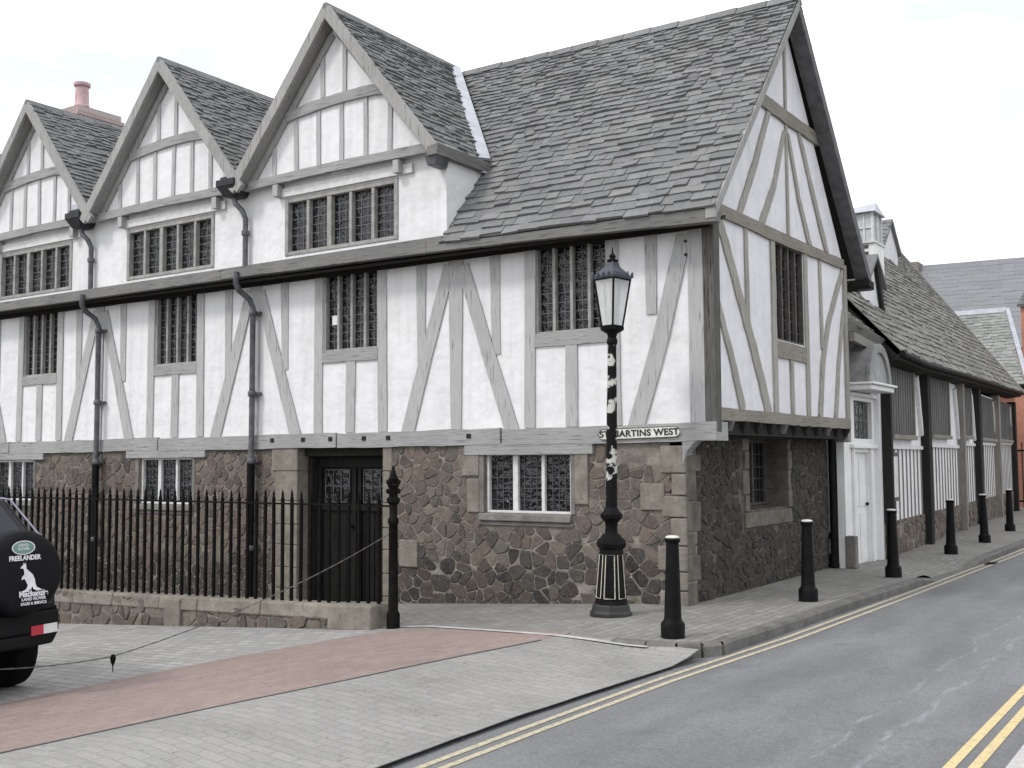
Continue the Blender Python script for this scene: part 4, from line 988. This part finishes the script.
b=MB();px_=-2.81
b.lathe([(.075,-.2),(.075,.02),(.055,.06),(.05,1.0),(.062,1.02),(.062,1.06),(.045,1.08),(.045,1.22),(.075,1.25),(.075,1.29),(.05,1.31),(.05,1.40),(.07,1.43),(.04,1.46),(.055,1.51),(.03,1.56),(.012,1.64)],12,c=(px_,FY,0))
for dx,dy in ((1,0),(-1,0),(0,1),(0,-1)):
    for z in (1.37,1.47): b.lathe([(.004,z-.03),(.022,z),(.004,z+.03)],6,c=(px_+dx*.085,FY+dy*.085,0))
    b.tube([(px_,FY,1.44),(px_+dx*.085,FY+dy*.085,1.46)],.012,6)
b.build('end_post',M['rust_iron'],fe,smooth=True)
# chain across the court entrance
ch_=empty('barrier_chain',(-4.3,-4.8,-.2),'thin rusty chain sagging from the fence post towards the car','chain')
def cat(a,b,sag,n):
    a=Vector(a);b=Vector(b);return [a.lerp(b,k/n)+Vector((0,0,-sag*4*(k/n)*(1-k/n))) for k in range(n+1)]
HKP=(-3.0,-5.87,.06)
path=cat((-2.84,FY-.03,.90),HKP,.10,30)[:-1]+cat(HKP,(-3.02,-9.6,.95),.24,30)
b=MB()
for i,(p,q_) in enumerate(zip(path[:-1],path[1:])):
    b.tube([p,p.lerp(q_,.5),q_],[.004,.0065,.004],5)
b.build('chain_links',mat_plain('dull_chain',(.10,.095,.09),.6,metal=.3,var=.3),ch_)
b=MB();b.lathe([(.004,-.10),(.005,-.05),(.018,-.02),(.026,.02),(.014,.045)],8,c=(HKP[0],HKP[1],.03));b.build('hook',M['rust_iron'],ch_)
# ------------------------------------------------------------------ bollards
def bollard():
    o=empty('bollard',(0,0,0),'','bollard','black cast iron bollards along the kerb')
    b=MB();b.lathe([(.115,-.05),(.115,.13),(.105,.15),(.088,.165),(.082,.20),(.060,.90),(.074,.915),(.078,.935),(.062,.95)],20);b.build('shaft',M['iron'],o,smooth=True,local=True)
    b=MB();b.lathe([(.066,.949),(.067,.957),(.055,.967),(.03,.972)],20);b.build('cap',mat_plain('white_worn_cap',(.55,.54,.5),.6,var=.3,scale=12),o,smooth=True,local=True)
    return o
proto=bollard()
bl=[(.44,-2.14,'nearest black bollard, standing on the kerb nose beside the lamp post'),
    (.64,1.16,'second bollard up the lane, in front of the barred window under the jetty'),
    (.79,4.38,'third bollard up the lane, just right of the white hooded door'),
    (.64,8.73,'fourth bollard up the lane, before the second bay of the boarded range'),
    (.62,11.83,'fifth bollard up the lane, next to last in the row'),
    (.43,15.78,'farthest bollard in the row, at the right edge of the picture')]
for i,(x,y,l) in enumerate(bl):
    if i==0:o=proto
    else:
        o=proto.copy();COL.objects.link(o)
        for c_ in proto.children:
            if i==3 and 'cap' in c_.name: pass
            q_=c_.copy();COL.objects.link(q_);q_.parent=o
    o.location=(x,y,0 if i==0 else gp(x,y));o['label']=l;o.rotation_euler=(R(random.uniform(-1.3,1.3)),R(random.uniform(-1.3,1.3)),random.uniform(0,3))
# ------------------------------------------------------------------ lamp post
LX,LY=-.80,-1.11
lp=empty('street_lamp',(LX,LY,0),'tall black Victorian lamp post with glass lantern standing before the stone wall','lamp post')
n8=R(22.5)
b=MB();b.lathe([(.235,-.05),(.235,.035),(.215,.05),(.205,.11),(.19,.125)],8,c=(LX,LY,0),rot=n8);b.build('base',mat_plain('dull_base_iron',(.015,.015,.016),.6,var=.3),lp,bevel=.008)
b=MB();b.lathe([(.185,.125),(.175,.16),(.130,.72),(.155,.74),(.168,.78),(.155,.82),(.115,.85),(.10,.88)],6,c=(LX,LY,0),rot=n8);b.build('pedestal',M['iron'],lp,bevel=.006)
# cream lining on the panels
b=MB()
for k in range(6):
    a0=2*math.pi*k/6+n8;a1=a0+math.pi/3
    def PP(f,z):
        r=(.175+(.130-.175)*(z-.16)/.54)+.004
        p0=Vector((math.cos(a0),math.sin(a0)))*r;p1=Vector((math.cos(a1),math.sin(a1)))*r;p=p0.lerp(p1,f);return (LX+p.x,LY+p.y,z)
    lo=[PP(.16,.19),PP(.84,.19),PP(.84,.66),PP(.16,.66)];b.tube(lo+[lo[0]],.0055,4,caps=False)
b.build('panel_lining',M['cream'],lp)
b=MB();b.lathe([(.085,.86),(.07,.90),(.065,.96),(.075,1.02),(.12,1.06),(.125,1.10),(.09,1.13),(.068,1.18)],16,c=(LX,LY,0));b.build('collar',M['iron'],lp,smooth=True)
b=MB();b.lathe([(.064,1.15),(.060,2.0),(.052,2.6),(.046,3.0)],14,c=(LX,LY,0));b.build('pole',M['post'],lp,smooth=True)
b=MB();b.lathe([(.046,2.98),(.06,3.0),(.06,3.04),(.046,3.07),(.06,3.11),(.13,3.15),(.135,3.18)],16,c=(LX,LY,0));b.build('lantern_cup',M['iron'],lp,smooth=True)
# lantern: four-sided, tapering downwards
rot4=R(-58)
def ring(r,z): return [(LX+r*math.cos(rot4+math.pi/2*k),LY+r*math.sin(rot4+math.pi/2*k),z) for k in range(4)]
b=MB();lo,hi=ring(.115,3.19),ring(.20,3.72)
b.hexa(lo+hi)
t=NT('milky_lantern_glass');t.b.inputs['Transmission Weight'].default_value=.55;t.b.inputs['Alpha'].default_value=.75
M['lglass']=t.done(t.ramp(t.noise(4,detail=3),[(.3,(.72,.74,.74)),(.7,(.86,.87,.86))]),.3)
b.build('lantern_glass',M['lglass'],lp)
b=MB()
for k in range(4): b.tube([lo[k],hi[k]],.012,6)
for rr in (lo,hi): b.tube(rr+[rr[0]],.014,6,caps=False)
b.build('lantern_frame',M['iron'],lp)
b=MB();r0,r1,r2,r3=ring(.212,3.72),ring(.222,3.75),ring(.09,3.86),ring(.05,3.95)
b.hexa(r0+r1);b.hexa(r1+r2);b.hexa(r2+r3)
for k in range(4):
    for f in (0,.25,.5,.75):
        p=Vector(r1[k]).lerp(Vector(r1[(k+1)%4]),f);b.lathe([(.016,-.01),(.018,.03),(.003,.06)],5,c=p)
b.build('lantern_roof',mat_plain('blue_grey_metal',(.045,.048,.065),.45,var=.4,scale=12),lp)
b=MB();b.lathe([(.06,3.92),(.065,3.94),(.03,3.96),(.04,3.99),(.012,4.02),(.004,4.09)],10,c=(LX,LY,0));b.build('finial',M['iron'],lp,smooth=True)
lp.rotation_euler=(R(-.95)*.5417,R(.95)*.8406,0)   # the old post leans a little
# ------------------------------------------------------------------ car
car=empty('parked_car',(-3.15,-7.14,g(-3.15,-7.1)),'black four wheel drive with printed spare wheel cover, parked at the left edge','car',rot=(0,math.atan(-.065),R(0)))
t=NT('black_car_paint');M['carpaint']=t.done((.003,.003,.006),.18,spec=.35)
M['cartrim']=mat_plain('black_plastic',(.005,.005,.006),.6,var=.2,spec=.15)
M['tyre']=mat_plain('tyre_rubber',(.005,.005,.005),.8,var=.2,spec=.1)
M['rim']=mat_plain('alloy',(.35,.35,.36),.35,metal=.7,var=.1)
HWc=.86
def arch(cx,r,n=10,z0=.34): return [(cx+r*math.cos(R(180-180*k/n))*-1,z0+r*math.sin(R(180*k/n))) for k in range(n+1)]
side=[(0.0,.50),(-.02,.42)]
AR=.42
side+= [(-.62+AR-.0,.36)]+[(-.62+AR*math.cos(R(a)),.34+AR*math.sin(R(a))) for a in range(10,180,20)]+[(-.62-AR,.34)]
side+= [(-3.18+AR,.30)]+[(-3.18+AR*math.cos(R(a)),.34+AR*math.sin(R(a))) for a in range(10,180,20)]+[(-3.18-AR,.36)]
side+= [(-3.98,.36),(-4.05,.5),(-4.03,.85),(-3.9,1.0),(-2.95,1.12),(-.12,1.16),(-.05,1.10),(0,.9)]
b=MB();n=len(side)
n0=0
for y_,ins in ((-HWc,.0),(-HWc+.0,.0)): pass
for yy in (-HWc,HWc): b.v+=[Vector((p[0]*1.0,yy*(1.0 if p[1]<.95 else .965),p[1])) for p in side]
for k in range(n): b.f.append([k,(k+1)%n,n+(k+1)%n,n+k]);b.m.append(0)
b.f.append(list(range(n)));b.m.append(0);b.f.append(list(range(2*n-1,n-1,-1)));b.m.append(0)
b.build('body',M['carpaint'],car,local=True,bevel=.05,seg=3,smooth=False)
# greenhouse
def loft(secs): 
    m=MB()
    for s_ in secs: m.v+=[Vector(p) for p in s_]
    k=len(secs[0])
    for i in range(len(secs)-1):
        for j in range(k): m.f.append([i*k+j,i*k+(j+1)%k,(i+1)*k+(j+1)%k,(i+1)*k+j]);m.m.append(0)
    m.f.append(list(range(k))[::-1]);m.m.append(0);m.f.append([(len(secs)-1)*k+j for j in range(k)]);m.m.append(0)
    return m
gh=loft([[(-.05,-.82,1.13),(-.05,.82,1.13),(-2.95,.82,1.11),(-2.95,-.82,1.11)],[(-.38,-.66,1.58),(-.38,.66,1.58),(-2.35,.66,1.58),(-2.35,-.66,1.58)],[(-.48,-.60,1.64),(-.48,.60,1.64),(-2.2,.60,1.65),(-2.2,-.60,1.72)]])
gh.build('cabin',M['carpaint'],car,local=True,bevel=.04,seg=3)
M['carglass']=mat_plain('car_glass',(.02,.022,.026),.06,var=.1)
def quad(pts,name,mat,th=.006):
    m=MB();P=[Vector(p) for p in pts];N=(P[1]-P[0]).cross(P[2]-P[0]).normalized()*th;m.hexa([p for p in P]+[p+N for p in P]);return m.build(name,mat,car,local=True)
def ghp(f,v,side_):   # rear face, f across -1..1, v 0..1
    x=-.05-.33*v;return (x+.006,f*(.82-.16*v),1.13+.45*v)
quad([ghp(-.86,.10,0),ghp(.86,.10,0),ghp(.84,.93,0),ghp(-.84,.93,0)],'rear_window',M['carglass'])
for s_ in (-1,1):
    def sp_(x,v): return (x-(.3*v if x>-1 else -.55*v if x<-2.5 else 0),s_*(.825-.16*v),1.13+.45*v)
    for (xa,xb) in ((-.25,-1.2),(-1.3,-2.75)):
        P=[sp_(xa,.12),sp_(xb,.12),sp_(xb,.9),sp_(xa,.9)];
        if s_<0: P=P[::-1]
        quad([(p[0],p[1],p[2]) for p in P],'side_window',M['carglass'])
b=MB();b.lathe([(.30,0),(.31,.01),(.30,.02)],4,c=(0,0,0))
# silver edge strip on the right rear pillar
b=MB();b.tube([(-.03,.83,1.15),(-.36,.675,1.58),(-.6,.64,1.62)],.009,6);b.build('pillar_trim',mat_plain('reflective_trim',(.3,.3,.38),.2,metal=.6),car,local=True)
b=MB();b.tube([(-.03,-.83,1.15),(-.36,-.675,1.58),(-.6,-.64,1.62)],.018,6);b.build('pillar_trim',mat_plain('reflective_trim_b',(.42,.42,.5),.2,metal=.6),car,local=True)
b=MB();pts=[(-.46,-.86),(-.46,.86),(-.12,.93),(.02,.86),(.10,.55),(.12,0),(.10,-.55),(.02,-.86),(-.12,-.93)]
for z0,z1,s0,s1 in ((.38,.48,.93,1.0),(.48,.66,1.0,1.0),(.66,.70,1.0,.96)):
    m0=len(b.v);b.v+=[Vector((p[0],p[1]*s0,z0)) for p in pts]+[Vector((p[0],p[1]*s1,z1)) for p in pts];k=len(pts)
    for j in range(k): b.f.append([m0+j,m0+(j+1)%k,m0+k+(j+1)%k,m0+k+j]);b.m.append(0)
    b.f.append([m0+j for j in range(k)][::-1]);b.m.append(0);b.f.append([m0+k+j for j in range(k)]);b.m.append(0)
bp=b.build('rear_bumper',M['cartrim'],car,local=True,bevel=.02)
M['redlens']=mat_plain('red_lens',(.42,.02,.04),.25,var=.1);M['clearlens']=mat_plain('clear_lens',(.6,.6,.6),.25,var=.1)
for s_ in (-1,1):
    for (ya,yb,mt) in ((.56,.69,'redlens'),(.69,.84,'clearlens')):
        P=[]
        fx=lambda y:.10+(.02-.10)*(y-.55)/(.31)
        m=MB();m.hexa([(fx(ya)-.02,s_*ya,.47),(fx(ya)+.006,s_*ya,.47),(fx(yb)+.006,s_*yb,.47),(fx(yb)-.02,s_*yb,.47),(fx(ya)-.02,s_*ya,.545),(fx(ya)+.006,s_*ya,.545),(fx(yb)+.006,s_*yb,.545),(fx(yb)-.02,s_*yb,.545)])
        m.build('bumper_lamp',M[mt],bp,local=True)
    m=MB();m.box(-.10,.012,s_*.70,s_*.84,.86,1.10);m.build('tail_light',M['redlens'],car,local=True,bevel=.01)
def wheel(x,y,z,s_):
    b=MB();b.lathe([(.20,-.10),(.30,-.11),(.335,-.085),(.345,0),(.335,.085),(.30,.11),(.20,.10)],28,axis='y',c=(x,y,z));w=b.build('wheel',M['tyre'],car,local=True,smooth=True)
    b=MB();b.lathe([(.21,s_*.06),(.21,s_*.105),(.19,s_*.105),(.18,s_*.07),(.05,s_*.085),(.02,s_*.10)],24,axis='y',c=(x,y,z));b.build('rim',M['rim'],w,local=True,smooth=True)
for x,y,s_ in ((-.62,.78,1),(-.62,-.78,-1),(-3.18,.78,1),(-3.18,-.78,-1)): wheel(x,y,.345,s_)
# spare wheel in its cover: centre offset to the right of the tailgate
SY,SZ=.43,.98
b=MB();b.lathe([(.31,.0),(.335,.03),(.345,.10),(.34,.18),(.325,.225),(.29,.25),(.26,.258),(.0,.262)],40,axis='x',c=(.0,SY,SZ))
M['vinyl']=mat_plain('black_vinyl_cover',(.005,.005,.007),.6,var=.2,scale=14,bump=.2,spec=.15)
sc_=b.build('spare_wheel_cover',M['vinyl'],car,local=True,smooth=True)
M['print']=mat_plain('white_print',(.62,.62,.66),.6,var=.15,scale=20);M['greenprint']=mat_plain('green_badge',(.13,.24,.20),.6,var=.1)
XF=.264
def disc(cy,cz,ry,rz_,x,mat,name):
    m=MB();N_=24;m.face([(XF+x,SY+cy+ry*math.cos(2*math.pi*k/N_),SZ+cz+rz_*math.sin(2*math.pi*k/N_)) for k in range(N_)]);m.build(name,mat,sc_,local=True)
disc(-.03,.20,.10,.056,.003,M['print'],'badge_edge');disc(-.03,.20,.09,.048,.005,M['greenprint'],'badge')
mt=lambda cy,cz:Matrix.Translation((XF+.004,SY+cy,SZ+cz))@Matrix.Rotation(R(90),4,'Z')@Matrix.Rotation(R(90),4,'X')
def tx(s,size,cy,cz,bold=.002,sx=1,x=.0): return text('lettering',s,size,Matrix.Translation((x,0,0))@mt(cy,cz),M['print'],sc_,ext=.001,bold=bold,sx=sx)
tx('LAND-\nROVER',.030,-.03,.205,.0006,x=.003)
tx('FREELANDER',.052,-.02,.118,.002,sx=.88)
tx('Mackenzie',.062,.05,-.165,.0025,sx=.95)
tx('LAND ROVER',.034,.05,-.205,.001);tx('01162 000000'[:5]+' SALES',.035,.06,-.285,.001) if False else tx('SALES & SERVICE',.030,.05,-.24,.001)
# kangaroo silhouette facing left
kg=[(-.075,.068),(-.06,.078),(-.052,.10),(-.045,.078),(-.036,.098),(-.032,.072),(-.03,.045),(0,.02),(.03,-.01),(.045,-.05),(.05,-.085),(.06,-.11),(.10,-.132),(.12,-.14),(.06,-.142),(.03,-.125),(.02,-.10),(.01,-.125),(-.01,-.135),(.0,-.146),(-.05,-.146),(-.08,-.138),(-.05,-.13),(-.03,-.115),(-.02,-.09),(-.04,-.05),(-.05,-.035),(-.075,-.045),(-.07,-.02),(-.05,.0),(-.052,.035),(-.06,.05),(-.085,.052)]
import mathutils
m=MB();P3=[Vector((XF+.004,SY+.02+a*.95,SZ-.01+c*.95)) for a,c in kg]
tri=mathutils.geometry.tessellate_polygon([P3])
m.v=P3
for t_ in tri: m.f.append(list(t_));m.m.append(0)
m.build('kangaroo_print',M['print'],sc_,local=True)
m=MB();m.box(.005,.02,-.52,-.02,.74,.85);m.build('number_plate',mat_plain('plate_yellow',(.55,.45,.05),.5),car,local=True)
# ------------------------------------------------------------------ tree tip beyond the roof, far left
tr=empty('tree',(-23,10,-1.5),'dark leafy tree just showing above the roofs at the left edge','tree')
b=MB();b.tube([(-23,10,-1.5),(-22.9,10,4),(-23.1,10.2,8.5)],[.35,.25,.1],8)
for k in range(6):
    a=k*1.05;b.tube([(-23,10,5+k*.5),(-23+1.6*math.cos(a),10+1.6*math.sin(a),7.3+k*.45)],[.12,.03],6)
b.build('trunk',M['tree_bark'],tr)
b=MB()
for k in range(2600):
    a,c_,rr=random.uniform(0,6.28),random.uniform(-1,1),random.random()**.4*2.3
    q_=Vector((-23+rr*math.cos(a)*math.sqrt(1-c_*c_),10+rr*math.sin(a)*math.sqrt(1-c_*c_),9.1+rr*c_*1.15))
    u=Vector((random.uniform(-1,1),random.uniform(-1,1),random.uniform(-1,1))).normalized()*.11;v_=u.orthogonal().normalized()*.07
    b.face([q_-u,q_+v_,q_+u,q_-v_])
b.build('crown',M['leaf'],tr)
# ------------------------------------------------------------------ camera
CAM=(5.091,-11.785,1.7);yaw,pitch,roll=R(33.94),R(4.0153),R(-.361)
f=Vector((-math.sin(yaw)*math.cos(pitch),math.cos(yaw)*math.cos(pitch),math.sin(pitch)))
r=Vector((math.cos(yaw),math.sin(yaw),0));u=r.cross(f)
r2=r*math.cos(roll)+u*math.sin(roll);u2=-r*math.sin(roll)+u*math.cos(roll)
cd=bpy.data.cameras.new('camera');cam=bpy.data.objects.new('camera',cd);COL.objects.link(cam)
mw=Matrix((( r2.x,u2.x,-f.x,CAM[0]),(r2.y,u2.y,-f.y,CAM[1]),(r2.z,u2.z,-f.z,CAM[2]),(0,0,0,1)));cam.matrix_world=mw
cd.sensor_width=36;cd.lens=1091.3/1024*36;cd.clip_end=2000;cd.clip_start=.05
scene.camera=cam
# ------------------------------------------------------------------ light
SE,SA=R(48),R(205)      # sun elevation, azimuth (0 = +Y, clockwise)
w=bpy.data.worlds.new('World');scene.world=w;w.use_nodes=True;nt=w.node_tree
bg=nt.nodes['Background'];bg.inputs['Strength'].default_value=.12
sk=nt.nodes.new('ShaderNodeTexSky');sk.sky_type='NISHITA';sk.sun_disc=False;sk.sun_elevation=SE;sk.sun_rotation=SA
tc=nt.nodes.new('ShaderNodeTexCoord');mp=nt.nodes.new('ShaderNodeMapping');mp.inputs['Scale'].default_value=(1,1,2.6)
nz=nt.nodes.new('ShaderNodeTexNoise');nz.inputs['Scale'].default_value=2.6;nz.inputs['Detail'].default_value=7;nz.inputs['Roughness'].default_value=.6
rp=nt.nodes.new('ShaderNodeValToRGB');rp.color_ramp.elements[0].position=.44;rp.color_ramp.elements[0].color=(.45,.45,.45,1);rp.color_ramp.elements[1].position=.53;rp.color_ramp.elements[1].color=(1,1,1,1)
mx=nt.nodes.new('ShaderNodeMix');mx.data_type='RGBA';mx.inputs[7].default_value=(14.2,14.25,14.4,1)
L=nt.links.new;L(tc.outputs['Generated'],mp.inputs[0]);L(mp.outputs[0],nz.inputs['Vector']);L(nz.outputs['Fac'],rp.inputs[0]);L(rp.outputs[0],mx.inputs[0]);L(sk.outputs[0],mx.inputs[6]);L(mx.outputs[2],bg.inputs['Color'])
sl=bpy.data.lights.new('sun','SUN');sl.energy=1.6;sl.angle=R(10);sl.color=(1,.97,.93)
so=bpy.data.objects.new('sun',sl);COL.objects.link(so)
sd_=Vector((math.sin(SA)*math.cos(SE),math.cos(SA)*math.cos(SE),math.sin(SE)));so.rotation_euler=sd_.to_track_quat('Z','Y').to_euler();so.location=(0,-10,20)
vs=scene.view_settings;vs.view_transform='Standard';vs.look='None';vs.gamma=1;vs.exposure=.12
try: vs.use_curve_mapping=False
except Exception: pass
scene.render.engine='CYCLES'
